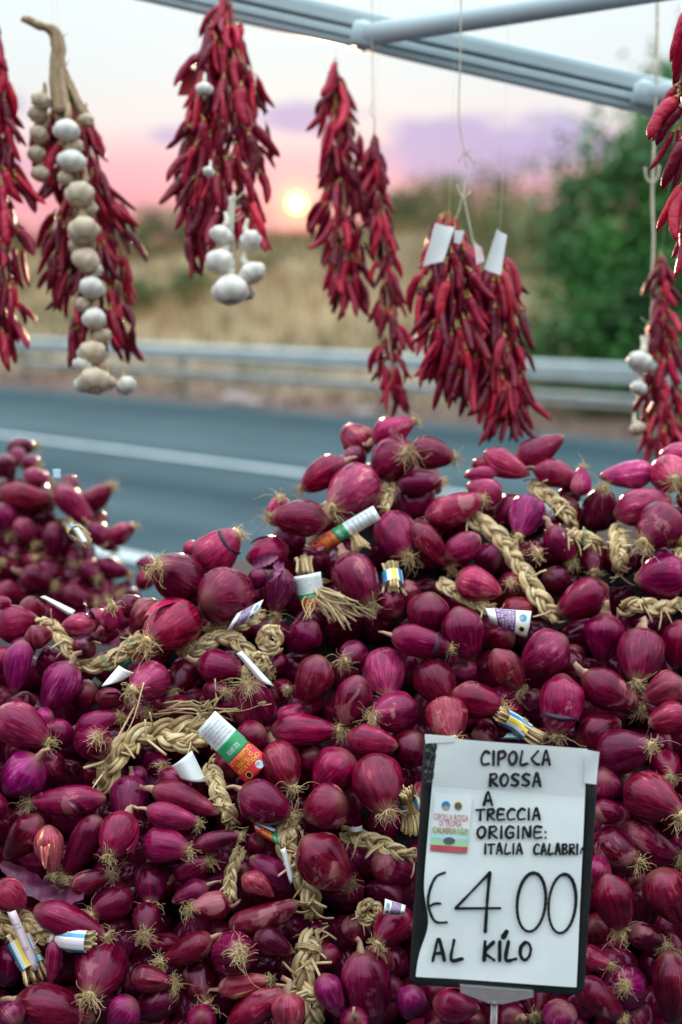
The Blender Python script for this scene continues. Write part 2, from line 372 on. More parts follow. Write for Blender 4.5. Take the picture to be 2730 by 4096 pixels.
# ------------------------------------------------------------------ setting: land and road
RA = R(46.0)
RT = np.array((-math.sin(RA), math.cos(RA), 0)); RN = np.array((math.cos(RA), math.sin(RA), 0))    # along the road / across it
def road(s, l, z=0.0): return RN * s + RT * l + np.array((0, 0, z))
def sstep(x, a, b):
    t = np.clip((x - a) / (b - a), 0, 1); return t * t * (3 - 2 * t)
def land_h(s, l):
    s = np.asarray(s, float); l = np.asarray(l, float)
    h = 2.75 * sstep(s, 14.6, 27.0) + 0.5 * sstep(s, 27, 60)
    bumps = 0.16 * np.sin(l * 0.31 + 1.1) + 0.13 * np.sin(l * 0.73 + s * 0.2) + 0.10 * np.sin(s * 0.9 + l * 0.17)
    return h + bumps * sstep(s, 14.5, 22.0)
def build_land():
    s = np.concatenate([np.array([-400, -120, -40, -15, 0, 6, 10, 12.0, 12.6]), np.linspace(13, 32, 30), np.array([36, 42, 50, 65, 90, 150, 300, 900, 3000])])
    l = np.concatenate([np.array([-2500, -600, -200, -90]), np.linspace(-50, 110, 65), np.array([140, 200, 400, 1000, 3000])])
    Sg, Lg = np.meshgrid(s, l, indexing='ij'); Z = land_h(Sg, Lg)
    v = Sg[..., None] * RN + Lg[..., None] * RT; v[..., 2] = Z
    mb = MB().add(v.reshape(-1, 3), grid_faces(len(s), len(l)))
    m, N, b, nt = new_mat('dry_land')
    tc = N.new('ShaderNodeTexCoord'); ob = tc.outputs['Object']
    n = N.noise(ob, 0.35, 5.0, 0.6); n2 = N.noise(ob, 4.0, 4.0, 0.6)
    c = N.ramp(N.m('ADD', N.m('MULTIPLY', n, 0.7), N.m('MULTIPLY', n2, 0.3)), [(0.32, (0.09, 0.08, 0.036)), (0.5, (0.20, 0.135, 0.068)), (0.68, (0.30, 0.20, 0.10))])
    sx = N.vm('DOT_PRODUCT', ob, tuple(RN))
    soil = N.ramp(n2, [(0.3, (0.06, 0.035, 0.028)), (0.7, (0.17, 0.10, 0.075))])
    c = N.mix(N.smooth(N.m('ADD', sx, N.m('MULTIPLY', n, 2.0)), 16.6, 15.0), c, soil)
    nt.links.new(c, b.inputs['Base Color']); b.inputs['Roughness'].default_value = 0.9
    o = mb.build('ground', m); tag(o, kind='structure')
    def strip(name, s0, s1, z, material, l0=-300, l1=500):
        ls = np.linspace(l0, l1, 60); vv = []
        for a in (s0, s1): vv += [road(a, q, z) for q in ls]
        ob = MB().add(np.array(vv), grid_faces(2, 60)).build(name, material); tag(ob, kind='structure'); return ob
    m, N, b, nt = new_mat('asphalt')
    tc = N.new('ShaderNodeTexCoord'); ob = tc.outputs['Object']
    sx = N.vm('DOT_PRODUCT', ob, tuple(RN)); lx = N.vm('DOT_PRODUCT', ob, tuple(RT))
    tracks = N.noise(N.comb(N.m('MULTIPLY', sx, 0.9), N.m('MULTIPLY', lx, 0.012), 0.0), 1.0, 3.0)
    grain = N.noise(ob, 60.0, 3.0); pat = N.noise(ob, 0.8, 4.0)
    k = N.m('ADD', N.m('MULTIPLY', tracks, 0.65), N.m('ADD', N.m('MULTIPLY', grain, 0.15), N.m('MULTIPLY', pat, 0.2)))
    nt.links.new(N.ramp(k, [(0.38, (0.013, 0.034, 0.046)), (0.64, (0.056, 0.092, 0.108))]), b.inputs['Base Color'])
    b.inputs['Roughness'].default_value = 0.85; b.inputs['Specular IOR Level'].default_value = 0.15
    strip('road', 2.6, 12.75, 0.006, m); strip('unseen_dark_paving', -9.0, 2.6, 0.004, m)  # unseen lay-by paving, added dark to cut light bounced under the heap
    strip('road_edge_line', 5.05, 5.22, 0.011, M['line']); strip('road_centre_line', 8.47, 8.60, 0.011, M['line'])
build_land()

# guardrail: two beams of W section on posts
def guardrail():
    root = empty('guardrail', road(13.2, 0, 0), label='galvanised W-section guardrail running along the far side of the road', cat='guardrail')
    o = np.array(root.location)
    prof = [(0.0, -1.0), (-0.07, -.74), (-0.07, -.39), (-0.005, -.13), (-0.005, .13), (-0.07, .39), (-0.07, .74), (0.0, 1.0), (0.008, 1.0), (0.008, -1.0)]
    def beam(l0, l1, z, s, material, hh):
        pr = np.array(prof) * np.array((1, hh)); v = np.vstack([[road(s + a, l, z + e) for a, e in pr] for l in (l0, l1)])
        n = len(pr); f = grid_faces(2, n, True) + [tuple(range(n)), tuple(range(n, 2 * n))[::-1]]
        return MB().add(v - o, f).build('beam', material, root, smooth=False)
    l = -16.0
    while l < 92: beam(l, l + 3.985, 0.67, 13.2, M['rail'], .105); l += 4.0
    l = -16.0
    while l < 19: beam(l, l + 3.985, 0.36, 13.24, M['rail_old'], .07); l += 4.0
    l = -15.9
    while l < 92:
        mb = MB(); c = road(13.33, l, 0.34) - o
        rot = Matrix.Rotation(RA, 3, 'Z'); box(mb, c, (0.10, 0.06, 0.80), rot); box(mb, c + np.array((0, 0, .28)) - RN * 0.055, (0.06, 0.09, 0.2), rot)
        mb.build('post', M['post'], root, smooth=False); l += 4.0
guardrail()

# ------------------------------------------------------------------ vegetation
rs = np.random.RandomState(3)
def leaf_quads(centers, size, aspect=2.0, up_bias=0.0):
    n = len(centers); a = rs.normal(size=(n, 3)); a[:, 2] += up_bias; a /= np.linalg.norm(a, axis=1, keepdims=True)
    b = np.cross(a, rs.normal(size=(n, 3))); b /= np.linalg.norm(b, axis=1, keepdims=True)
    L = size * rs.uniform(0.6, 1.3, n)[:, None]; Wd = L / aspect
    v = np.stack([centers - a * L * .5, centers + b * Wd * .5, centers + a * L * .5, centers - b * Wd * .5], 1).reshape(-1, 3)
    f = np.arange(4 * n).reshape(n, 4).tolist()
    return v, f
def crown_points(c, rad, clumps, per, cl_r):
    out = []
    for _ in range(clumps):
        d = rs.normal(size=3); d /= np.linalg.norm(d); r = rs.uniform(0.45, 1.0) ** 0.6
        k = np.asarray(c) + d * r * np.asarray(rad)
        out.append(k + rs.normal(size=(int(per * 1.7), 3)) * cl_r * rs.uniform(0.6, 1.2))
    return np.vstack(out)
def tree(name, base, height, lobes, leaf, material, label, cat, trunk_r=0.1, group=None):
    root = empty(name, base, label=label, cat=cat, group=group); base = np.asarray(base)
    mb = MB()
    top = np.array((0, 0, height * 0.75))
    pts, _ = resample([(0, 0, -0.1), (0.08, 0.03, height * .25), (-0.05, 0.05, height * .5), top], 10)
    tube(mb, pts, np.linspace(trunk_r, trunk_r * .25, 10), 8)
    crown = []
    for (dx, dy, dz, rx, rz, n, per, cr) in lobes:
        c = np.array((dx, dy, dz)); s0 = pts[min(9, int(2 + 6 * min(1, dz / height)))]
        br, _ = resample([s0, (s0 + c) / 2 + np.array((0, 0, -.1 * rx)), c], 8); tube(mb, br, np.linspace(trunk_r * .5, trunk_r * .1, 8), 5)
        for _ in range(3):
            e = c + rs.normal(size=3) * np.array((rx, rx, rz)) * .6; b2, _ = resample([c * .7 + s0 * .3, (c + e) / 2, e], 6); tube(mb, b2, np.linspace(trunk_r * .22, trunk_r * .04, 6), 4)
        crown.append(crown_points(c, (rx, rx, rz), n, per, cr))
    mb.build('trunk', M['bark'], root)
    v, f = leaf_quads(np.vstack(crown), leaf)
    MB().add(v, f).build('crown', material, root, smooth=False)
    return root
def ground_at(px, s):
    """point of the land on the vertical through photo column px (view px) at road distance s"""
    k = (px * V - 1365.0) / FPX / _cp
    D = s / (RN[0] * k + RN[1]); x, y = k * D, D
    l = float(np.dot(RT[:2], (x, y))); return np.array((x, y, float(land_h(s, l))))
b = ground_at(1500, 15.6)
tree('broadleaf_tree', b, 4.0, [
    (0.1, 0.1, 1.25, 1.15, 1.1, 70, 50, .22), (0.75, 0.1, 2.4, .95, .9, 60, 45, .22), (-0.55, 0, 2.1, .85, .8, 42, 42, .22), (0.9, 0.3, 3.3, .8, .6, 34, 34, .20),
    (-0.75, 0.1, 3.05, .55, .5, 15, 26, .17), (0.1, 0.0, 3.35, .55, .45, 14, 24, .17), (-1.15, -.1, 1.2, .6, .8, 30, 40, .2), (1.5, 0, 1.3, .9, 1.2, 50, 45, .22), (0.0, 0, .45, 1.4, .45, 40, 40, .2)],
    0.13, M['leaf'], 'tall dense dark green tree growing just behind the guardrail', 'tree', .11)
b2 = ground_at(1700, 17.0)
tree('broadleaf_tree', b2, 5.0, [(0, 0, 1.6, 1.5, 1.4, 80, 45, .25), (-.4, 0, 3.2, 1.2, 1.1, 60, 45, .25), (.5, 0, 4.4, 1.1, .8, 40, 40, .25)], 0.14, M['leaf'],
     'taller dark green tree standing behind the tree at the guardrail', 'tree', .14)
shr = [(40, 25.5, 1.0), (150, 26, .8), (300, 24.5, 1.1), (372, 24, 1.35), (455, 25, .9), (560, 26.5, .7), (900, 25, 1.0), (985, 25.6, 1.2), (1075, 23.5, 1.5), (1140, 24.6, 1.8), (1215, 22.8, 1.6), (330, 19.5, .8), (445, 20, .7), (1190, 16.2, .9)]
words = ['low', 'small', 'rounded', 'tall bushy', 'scrubby', 'tiny', 'spreading', 'full', 'tall airy', 'tallest', 'broad', 'squat', 'sparse', 'leafy']
for (px, s, h), w in zip(shr, words):
    g = ground_at(px, s)
    place = 'on the brow of the dry bank' if s > 22 else ('halfway up the dry bank' if s > 18 else 'just behind the guardrail beside the tall tree')
    tree('shrub', g, h, [(0, 0, h * .35, h * .55, h * .35, 22, 26, .10 * h + .04), (.25 * h, 0, h * .62, h * .4, h * .3, 16, 22, .09 * h + .03), (-.3 * h, .1, h * .55, h * .4, h * .3, 14, 22, .09 * h + .03)],
         0.10, M['leaf_olive'], w + ' olive green shrub ' + place, 'shrub', .03 * h + .01, 'shrubs on the dry bank')
def grass_field():
    n = 42000
    s = 14.2 + 14 * rs.power(1.3, n); l = rs.uniform(-22, 75, n)
    keep = rs.uniform(size=n) < np.clip(0.35 + 0.65 * (np.sin(l * .9 + s) * .5 + .5), 0, 1)
    s, l = s[keep], l[keep]; n = len(s)
    base = s[:, None] * RN + l[:, None] * RT; base[:, 2] = land_h(s, l) - .03
    h = rs.uniform(.18, .62, n) * (0.55 + .45 * sstep(s, 15, 20)); a = rs.uniform(0, 2 * np.pi, n); w = rs.uniform(.015, .035, n)
    lean = rs.normal(size=(n, 3)) * .25; lean[:, 2] = 1; tip = base + lean * h[:, None]; mid = base + lean * h[:, None] * .5 + rs.normal(size=(n, 3)) * .03
    sd = np.stack([np.cos(a), np.sin(a), 0 * a], 1) * w[:, None]
    v = np.stack([base - sd, base + sd, mid + sd * .7, tip, mid - sd * .7], 1).reshape(-1, 3)
    f = [(5 * i, 5 * i + 1, 5 * i + 2, 5 * i + 3, 5 * i + 4) for i in range(n)]
    o = MB().add(v, f).build('dry_grass', M['grass'], smooth=False)
    tag(o, 'tall dry straw-coloured grass covering the bank beyond the road', 'grass', kind='stuff')
    # reddish scrub and litter at the foot of the guardrail
    n = 5200; s = rs.uniform(12.9, 15.6, n); l = rs.uniform(-18, 60, n)
    c = s[:, None] * RN + l[:, None] * RT; c[:, 2] = rs.uniform(0.0, .42, n) * (np.sin(l * 1.7) * .4 + .6) * sstep(s, 12.8, 13.6) + .02
    v, f = leaf_quads(c, .13, 2.2)
    o = MB().add(v, f).build('verge_scrub', M['leaf_dry'], smooth=False)
    tag(o, 'reddish brown dry scrub at the foot of the guardrail', 'scrub', kind='stuff')
    for k, (px, sc, lab) in enumerate(((545, .16, 'large pale stone'), (585, .11, 'small pale pinkish stone'), (835, .10, 'round grey stone'))):
        D = 12.95; g = ground_at(px, D); bb = MB()
        th, ph = np.meshgrid(np.linspace(0, np.pi, 8), np.linspace(0, 2 * np.pi, 10, endpoint=False), indexing='ij')
        r = sc * (1 + .18 * np.sin(3 * ph + k) * np.sin(th * 2) + .1 * np.cos(5 * ph))
        v = np.stack([1.5 * r * np.sin(th) * np.cos(ph), r * np.sin(th) * np.sin(ph), .7 * r * np.cos(th) + .4 * sc], -1)
        o = bb.add(v.reshape(-1, 3), grid_faces(8, 10, True)).build('stone', M['stone']); o.location = g
        tag(o, lab + ' on the verge at the far edge of the road', 'stone')
grass_field()

# ------------------------------------------------------------------ the onion heap
def surf(px, py): return float(np.interp(py, [1550, 1650, 1800, 2500, 3200, 4096, 4400], [2.31, 2.27, 2.20, 2.00, 1.86, 1.76, 1.73]))
def surf_left(px, py): return float(np.interp(py, [1700, 2450, 2700], [2.82, 2.62, 2.55]))
# each row: photo crop, root end x y, neck end x y, width, flags
# flags: n no root tuft in view (that end turned away), d lies deeper, k dark, p pale pink, v violet, b brown papery, w whitish, r band round it, f peeling flake, l left heap
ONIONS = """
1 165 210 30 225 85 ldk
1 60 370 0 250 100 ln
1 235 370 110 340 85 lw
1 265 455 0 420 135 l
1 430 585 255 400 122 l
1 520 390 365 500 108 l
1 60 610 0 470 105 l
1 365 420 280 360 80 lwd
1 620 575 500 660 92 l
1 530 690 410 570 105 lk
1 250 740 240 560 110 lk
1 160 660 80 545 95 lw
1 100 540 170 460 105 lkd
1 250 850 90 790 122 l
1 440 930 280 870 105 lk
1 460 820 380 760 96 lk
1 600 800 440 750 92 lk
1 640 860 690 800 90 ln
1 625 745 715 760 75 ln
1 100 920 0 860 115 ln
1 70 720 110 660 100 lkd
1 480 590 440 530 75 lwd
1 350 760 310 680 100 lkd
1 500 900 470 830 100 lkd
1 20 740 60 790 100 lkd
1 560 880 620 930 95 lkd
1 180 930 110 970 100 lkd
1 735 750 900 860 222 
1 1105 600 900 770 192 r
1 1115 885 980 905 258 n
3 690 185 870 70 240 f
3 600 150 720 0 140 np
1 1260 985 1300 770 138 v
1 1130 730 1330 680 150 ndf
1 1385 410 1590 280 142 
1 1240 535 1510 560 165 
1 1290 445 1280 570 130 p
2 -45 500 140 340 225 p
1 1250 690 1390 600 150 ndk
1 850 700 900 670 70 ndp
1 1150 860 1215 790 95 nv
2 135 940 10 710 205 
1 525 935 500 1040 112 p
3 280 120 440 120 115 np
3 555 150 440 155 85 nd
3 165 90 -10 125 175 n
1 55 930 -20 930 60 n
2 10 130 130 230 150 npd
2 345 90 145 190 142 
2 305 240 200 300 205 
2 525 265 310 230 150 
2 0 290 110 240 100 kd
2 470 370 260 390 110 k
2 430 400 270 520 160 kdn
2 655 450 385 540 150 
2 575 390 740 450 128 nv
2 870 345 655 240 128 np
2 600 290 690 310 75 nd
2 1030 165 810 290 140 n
2 1095 380 880 315 130 
2 1110 300 1100 440 95 p
2 805 632 890 450 172 v
2 705 580 830 440 115 kd
2 560 350 720 335 66 np
2 1185 350 1437 330 132 wn
2 1508 368 1520 330 180 w
2 1470 260 1600 250 120 nw
2 1520 450 1250 530 165 nv
2 1195 402 1180 590 172 k
2 1365 655 1540 520 205 
2 1000 430 1100 440 90 nkd
2 1345 830 1590 790 200 nv
2 990 980 1230 855 182 nk
2 1150 790 1150 665 150 kd
2 1060 740 960 580 135 k
2 640 625 480 725 135 nv
2 505 772 335 565 122 
2 305 720 215 545 205 
2 330 560 470 610 120 nkd
2 620 700 720 740 135 nkd
2 890 697 880 720 125 k
2 740 890 530 810 160 nb
2 770 832 790 870 130 kd
2 1050 890 940 790 135 nkd
2 390 1090 410 890 190 nk
4 600 285 530 30 195 n
2 890 935 740 1000 130 nbd
2 260 860 330 920 140 nkd
2 180 900 250 980 140 nkd
2 1010 540 1060 480 120 nkd
2 1300 680 1280 760 140 nkd
2 600 600 560 560 130 nkd
4 510 220 230 160 142 r
4 210 440 200 240 196 w
4 500 478 375 285 185 
4 140 530 340 495 182 
4 750 490 510 425 162 
4 510 630 475 490 192 b
4 262 675 25 620 152 n
4 290 760 350 630 172 nk
4 215 955 140 740 238 
4 15 590 85 345 172 
4 15 270 80 240 130 k
4 840 320 1030 170 212 n
4 825 412 700 225 142 b
4 580 370 560 300 115 nwd
4 1200 300 1215 55 188 nk
4 1340 370 1400 135 212 
4 1530 320 1560 90 150 nk
4 1372 498 1110 335 176 
4 985 620 1025 340 208 r
4 1290 560 1080 660 195 nk
4 1415 655 1205 730 205 
4 1490 800 1500 740 145 k
4 1400 460 1580 380 172 nb
4 1410 570 1600 520 145 nf
4 1545 970 1340 860 222 
4 1200 900 1200 810 155 nk
4 1310 995 1150 955 115 n
4 600 620 720 615 105 nkd
4 860 500 900 430 110 nkd
4 660 190 780 160 135 nkd
4 1070 300 1065 220 100 nkd
4 345 890 380 860 70 bd
4 60 960 20 900 150 nkd
4 420 780 450 680 160 nkd
4 980 240 1080 330 150 nkd
4 700 480 800 560 150 nkd
6 1362 270 1155 185 172 
6 1560 270 1290 115 152 
6 1195 285 1150 370 140 nv
6 1290 600 1215 340 178 k
6 1290 400 1360 350 110 nkd
6 1570 580 1445 320 200 n
6 1400 590 1390 380 145 nkd
6 1488 660 1325 600 122 k
6 1235 745 1110 715 112 
6 1280 810 1340 900 195 v
6 1525 1050 1510 690 178 n
6 1295 1005 1080 820 152 
6 880 960 900 870 145 k
6 1010 1080 1000 940 155 nv
6 150 1060 90 690 225 n
6 300 1010 335 850 135 nv
6 640 960 420 930 160 n
6 430 905 450 850 120 nkd
6 245 775 100 690 135 nwd
6 165 640 315 530 168 
6 320 345 160 270 185 nk
6 40 360 -40 250 135 k
6 60 640 70 560 130 nkd
5 1600 400 1390 170 232 n
6 60 1060 60 990 130 nk
6 440 1070 450 1000 130 nk
6 1540 690 1480 640 120 kd
6 1540 150 1480 60 130 nkd
6 1200 640 1160 560 140 nkd
6 1400 1040 1350 960 140 nkd
6 760 1060 800 990 150 nk
6 580 1060 620 1000 140 nkd
6 220 920 230 830 120 nkd
6 700 900 760 860 150 nkd
3 65 250 -50 290 125 n
3 65 430 110 185 125 nv
3 215 510 335 285 178 nv
3 170 350 290 240 135 nkd
3 225 652 -15 505 196 p
3 320 640 230 590 135 nk
3 160 560 240 530 95 nv
3 555 530 345 595 112 w
3 465 615 400 680 168 k
3 620 400 720 350 178 f
3 805 415 865 300 145 k
3 1122 332 905 285 158 
3 582 455 440 450 95 k
3 690 500 600 540 140 kd
3 1042 415 960 430 112 k
3 1150 370 1180 575 205 
3 1385 485 1480 255 172 n
3 1430 480 1280 600 155 nwd
3 1560 600 1245 600 148 
3 1100 680 1200 590 145 n
3 1345 850 1255 675 182 
3 1450 905 1610 700 215 n
3 1342 992 1100 870 190 k
3 1010 980 700 870 138 n
3 600 1015 590 835 182 v
3 130 930 490 910 138 
3 918 1022 670 960 122 p
3 20 890 180 720 200 nv
3 270 840 190 720 155 nk
3 1420 1000 1560 910 205 nk
3 1325 400 1280 430 110 kd
3 650 270 780 240 95 nkd
3 1350 230 1450 110 155 nkd
3 1240 330 1300 270 95 kd
3 760 750 690 740 125 kd
3 600 860 660 770 90 nvd
3 30 480 170 460 95 nkd
3 400 850 440 750 95 nkd
3 870 540 780 480 140 nkd
3 480 660 560 720 140 nkd
3 1000 720 1080 780 150 nkd
3 850 800 760 850 140 nkd
3 350 480 420 400 130 nkd
3 60 660 120 720 140 nkd
3 1400 780 1440 700 150 nkd
5 20 270 190 75 162 n
5 245 340 220 115 132 b
5 300 355 455 75 142 
5 512 240 575 85 175 p
5 512 340 325 405 112 
5 878 222 655 195 168 
5 1112 158 880 225 92 
5 965 265 800 360 140 k
5 702 462 680 308 155 k
5 425 510 595 440 165 k
5 878 490 1055 500 138 
5 1378 470 1055 580 132 n
5 680 592 670 510 132 k
5 492 632 155 500 152 
5 570 720 580 600 115 kd
5 742 742 978 635 132 
5 640 640 840 660 95 kd
5 1112 652 1040 740 202 k
5 1350 700 1170 620 135 nk
5 440 852 470 730 235 k
5 805 842 605 805 122 
5 962 910 890 775 182 k
5 1242 820 1005 870 112 bw
5 608 985 825 890 142 k
5 440 1010 65 930 232 n
5 500 1040 620 920 150 nv
5 1040 1050 1315 885 152 n
5 1330 1070 1320 880 152 nw
5 1570 1000 1480 800 135 nv
5 930 1060 930 975 135 nk
5 1150 260 1335 410 142 nv
5 1260 445 1115 345 108 n
5 100 500 0 380 150 np
5 230 850 250 640 75 nv
5 20 860 60 660 155 nkd
5 10 960 80 1000 125 nv
5 1140 230 1200 180 100 nkd
5 1240 600 1340 570 95 nkd
5 790 470 960 390 112 nk
5 1540 740 1500 700 110 nkd
5 750 1070 700 1010 130 nkd
5 240 300 300 430 140 nkd
5 330 700 250 620 150 nkd
5 1180 880 1140 960 140 nkd
5 1420 300 1380 420 150 nkd
5 1060 330 1150 320 140 nkd
5 1440 560 1480 640 150 nkd
5 560 300 620 380 140 nkd
5 250 1040 340 1060 150 nkd
3 230 160 130 170 110 n
1 120 300 60 230 85 lkd
1 190 300 110 290 80 lkd
1 250 430 330 410 90 lkd
1 30 420 -20 390 90 lkd
1 330 560 270 610 95 lkd
1 480 480 420 440 85 lkd
1 330 870 390 830 95 lkd
1 180 720 130 770 100 lkd
3 60 200 150 240 110 nk
3 330 250 420 200 115 nk
3 200 60 110 20 110 nd
1 500 1020 420 1000 110 nd
1 640 930 560 960 110 nkd
"""
class Onion: pass
def fl_(o): return o.fl
onions = []
for row in ONIONS.strip().splitlines():
    q = row.split(); fl = q[6] if len(q) > 6 else ''
    o = Onion(); reg = int(q[0]); rx, ry, nx, ny, w = map(float, q[1:6])
    o.r = np.array(S(reg, rx, ry)); o.n = np.array(S(reg, nx, ny)); o.w = w * KC * 1.03; o.fl = fl
    onions.append(o)
# rows just outside the frame so the heap goes on
ro = random.Random(5)
for k in range(40):
    o = Onion(); side = k % 2
    px = -130 if side else 2860; py = 2480 + (k // 2) * 82 if side else 1850 + (k // 2) * 115
    a = ro.uniform(0, 6.28); L = ro.uniform(90, 125)
    o.r = np.array((px + L * math.cos(a) + ro.uniform(-60, 60), py + L * math.sin(a))); o.n = np.array((px, py)) * 2 - o.r; o.w = ro.uniform(120, 170); o.fl = 'nx'
    onions.append(o)
for o in onions:
    left = 'l' in o.fl
    c = (o.r + o.n) / 2; o.c = c
    d = (surf_left if left else surf)(*c)
    if 'd' in o.fl: d += 0.045
    elif 'k' in o.fl: d += 0.012
    half = np.linalg.norm(o.r - o.n) / 2; o.b = o.w / 2
    a = max(o.b * (1.18 if 'n' in fl_(o) else 1.36), half); ct = min(1.0, half / a); st = math.sqrt(1 - ct * ct) * (-.6 if 'n' in o.fl else 1)
    im = (o.r - o.n) / max(1e-6, 2 * half)
    ax = CAMX * im[0] * ct - CAMY * im[1] * ct - CAMZ * st
    o.axis = ax / np.linalg.norm(ax); o.k = d / FPX; o.a = a * o.k; o.bm = o.b * o.k; o.d = d; o.d0 = d
    o.ratio = o.a / o.bm
def relax():
    n = len(onions); ts = np.array([-.62, -.2, .2, .62]); rf = np.array([.74, .96, .96, .72]) * .93
    ray = np.array([P(o.c[0], o.c[1], 1.0) - np.array((0, 0, CAM_H)) for o in onions])
    d = np.array([o.d for o in onions]); d0 = d.copy()
    off = np.array([[o.axis * o.a * t for t in ts] for o in onions]); rad = np.array([o.bm * rf for o in onions])
    camp = np.array((0, 0, CAM_H))
    for it in range(90):
        C = camp + ray * d[:, None]; Sx = C[:, None, :] + off
        push = np.zeros(n)
        for i in range(n):
            near = np.nonzero(np.linalg.norm(C - C[i], axis=1) < .16)[0]
            near = near[near > i]
            for j in near:
                D = Sx[i][:, None, :] - Sx[j][None, :, :]; L = np.linalg.norm(D, axis=2)
                pen = (rad[i][:, None] + rad[j][None, :]) - L; m = pen.max()
                if m > 0.001:
                    s = 1 if d[i] >= d[j] else -1
                    push[i] += s * m * .3; push[j] -= s * m * .3
        d = d + np.clip(push, -.006, .006); d = np.clip(d, d0 - .055, d0 + .085)
    return d
dn = relax()
for o, d in zip(onions, dn):
    s = d / o.d; o.d = float(d); o.a *= s; o.bm *= s; o.loc = P(o.c[0], o.c[1], o.d)
def front_depth(px, py):
    """depth of the nearest onion surface at a photo pixel"""
    best = None
    for o in onions:
        if abs(px - o.c[0]) > 260 or abs(py - o.c[1]) > 260: continue
        for t, rf in ((-.62, .74), (-.2, .96), (.2, .96), (.62, .72)):
            q = o.axis * o.a * t; r = o.bm * rf; dd = o.d + np.dot(q, CAMZ)
            cx = o.c[0] + np.dot(q, CAMX) / dd * FPX; cy = o.c[1] - np.dot(q, CAMY) / dd * FPX
            e = math.hypot(px - cx, py - cy) / FPX * dd
            if e < r:
                z = dd - math.sqrt(r * r - e * e)
                if best is None or z < best: best = z
    return best if best is not None else surf(px, py) + .03

def bulb_mesh(o, rng, seg=30, rings=24, lowpoly=False):
    t = (1 - np.cos(np.linspace(0, np.pi, rings))) / 2         # neck 0 .. root 1
    k = rng.uniform(.78, 1.0) if o.ratio < 1.7 else rng.uniform(.72, .92)
    s = t ** k; r = np.maximum(0, 1 - np.abs(2 * s - 1) ** 2.1) ** .52
    r *= 1 - rng.uniform(.18, .56) * t ** 1.7
    r *= 1 - rng.uniform(.15, .45) * np.exp(-(t / .15) ** 2) - .25 * np.exp(-((1 - t) / .05) ** 2)
    r /= r.max(); r[0] = 0.0; r[-1] = 0.0
    th = np.linspace(0, 2 * np.pi, seg, endpoint=False)
    T, H = np.meshgrid(t, th, indexing='ij')
    ph = [rng.uniform(0, 6.28) for _ in range(8)]
    bump = .022 * np.sin(2 * H + ph[0] + 1.5 * T) + .016 * np.sin(3 * H + ph[1] - 2 * T) + .008 * np.sin(7 * H + ph[2]) + .012 * np.sin(5 * T * 3.1 + H + ph[3]) + .006 * np.sin(11 * H + ph[4] + T)
    rr = r[:, None] * (1 + bump) * o.bm
    bend = rng.uniform(-.14, .14) * o.bm * (o.ratio - .6)
    x = rr * np.cos(H) + bend * np.sin(np.pi * T); y = rr * np.sin(H) + bend * .4 * np.sin(np.pi * T + ph[5] * .1)
    z = (T * 2 - 1) * o.a
    o.prof = (t, r * o.bm); o.bend = (bend, ph[5])
    v = np.stack([x, y, z], -1).reshape(-1, 3)
    return v, grid_faces(rings, seg, True)
def roots_mesh(mb, r0, length, g, rng, n=24):
    for _ in range(n):
        a = rng.uniform(0, 6.28); q = r0 * math.sqrt(rng.random()); p = np.array((q * math.cos(a), q * math.sin(a), -.001))
        sp = rng.uniform(.2, 1.1); d = np.array((math.cos(a) * sp, math.sin(a) * sp, 1.0)); d /= np.linalg.norm(d)
        L = length * rng.uniform(.45, 1.25) * (1.8 if rng.random() < .07 else 1); k = 10; pts = [p]; st = L / k
        cur = np.array([rng.gauss(0, 1) for _ in range(3)])
        for i in range(k):
            cur = cur * .75 + np.array([rng.gauss(0, 1) for _ in range(3)]) * .6
            d = d + cur * .62 + g * .24; d /= np.linalg.norm(d); p = p + d * st; pts.append(p)
        tube(mb, pts, np.linspace(.00042, .00022, k + 1), 3, cap=False)
def flake_mesh(mb, o, rng, size=1.0):
    """a curled sheet of loose skin lifted off the bulb"""
    nu, nv = 9, 7; v = []; th0 = rng.uniform(0, 6.28)
    for i in range(nu):
        for j in range(nv):
            u, w = i / (nu - 1), j / (nv - 1)
            t = .22 + .6 * u; th = th0 + (w - .5) * 1.3 * size * (1 - .7 * u) + .25 * u
            lift = 1.05 + .22 * max(0, u - .5) ** 1.2 + .04 * math.sin(w * 6 + u * 4) * u
            r = o.bm * math.sqrt(max(0.05, 1 - (2 * t - 1) ** 2)) * lift; jag = .05 * math.sin(w * 23 + th0) * (u > .8)
            v.append((r * math.cos(th), r * math.sin(th), (2 * t - 1 + jag) * o.a))
    mb.add(np.array(v), grid_faces(nu, nv))

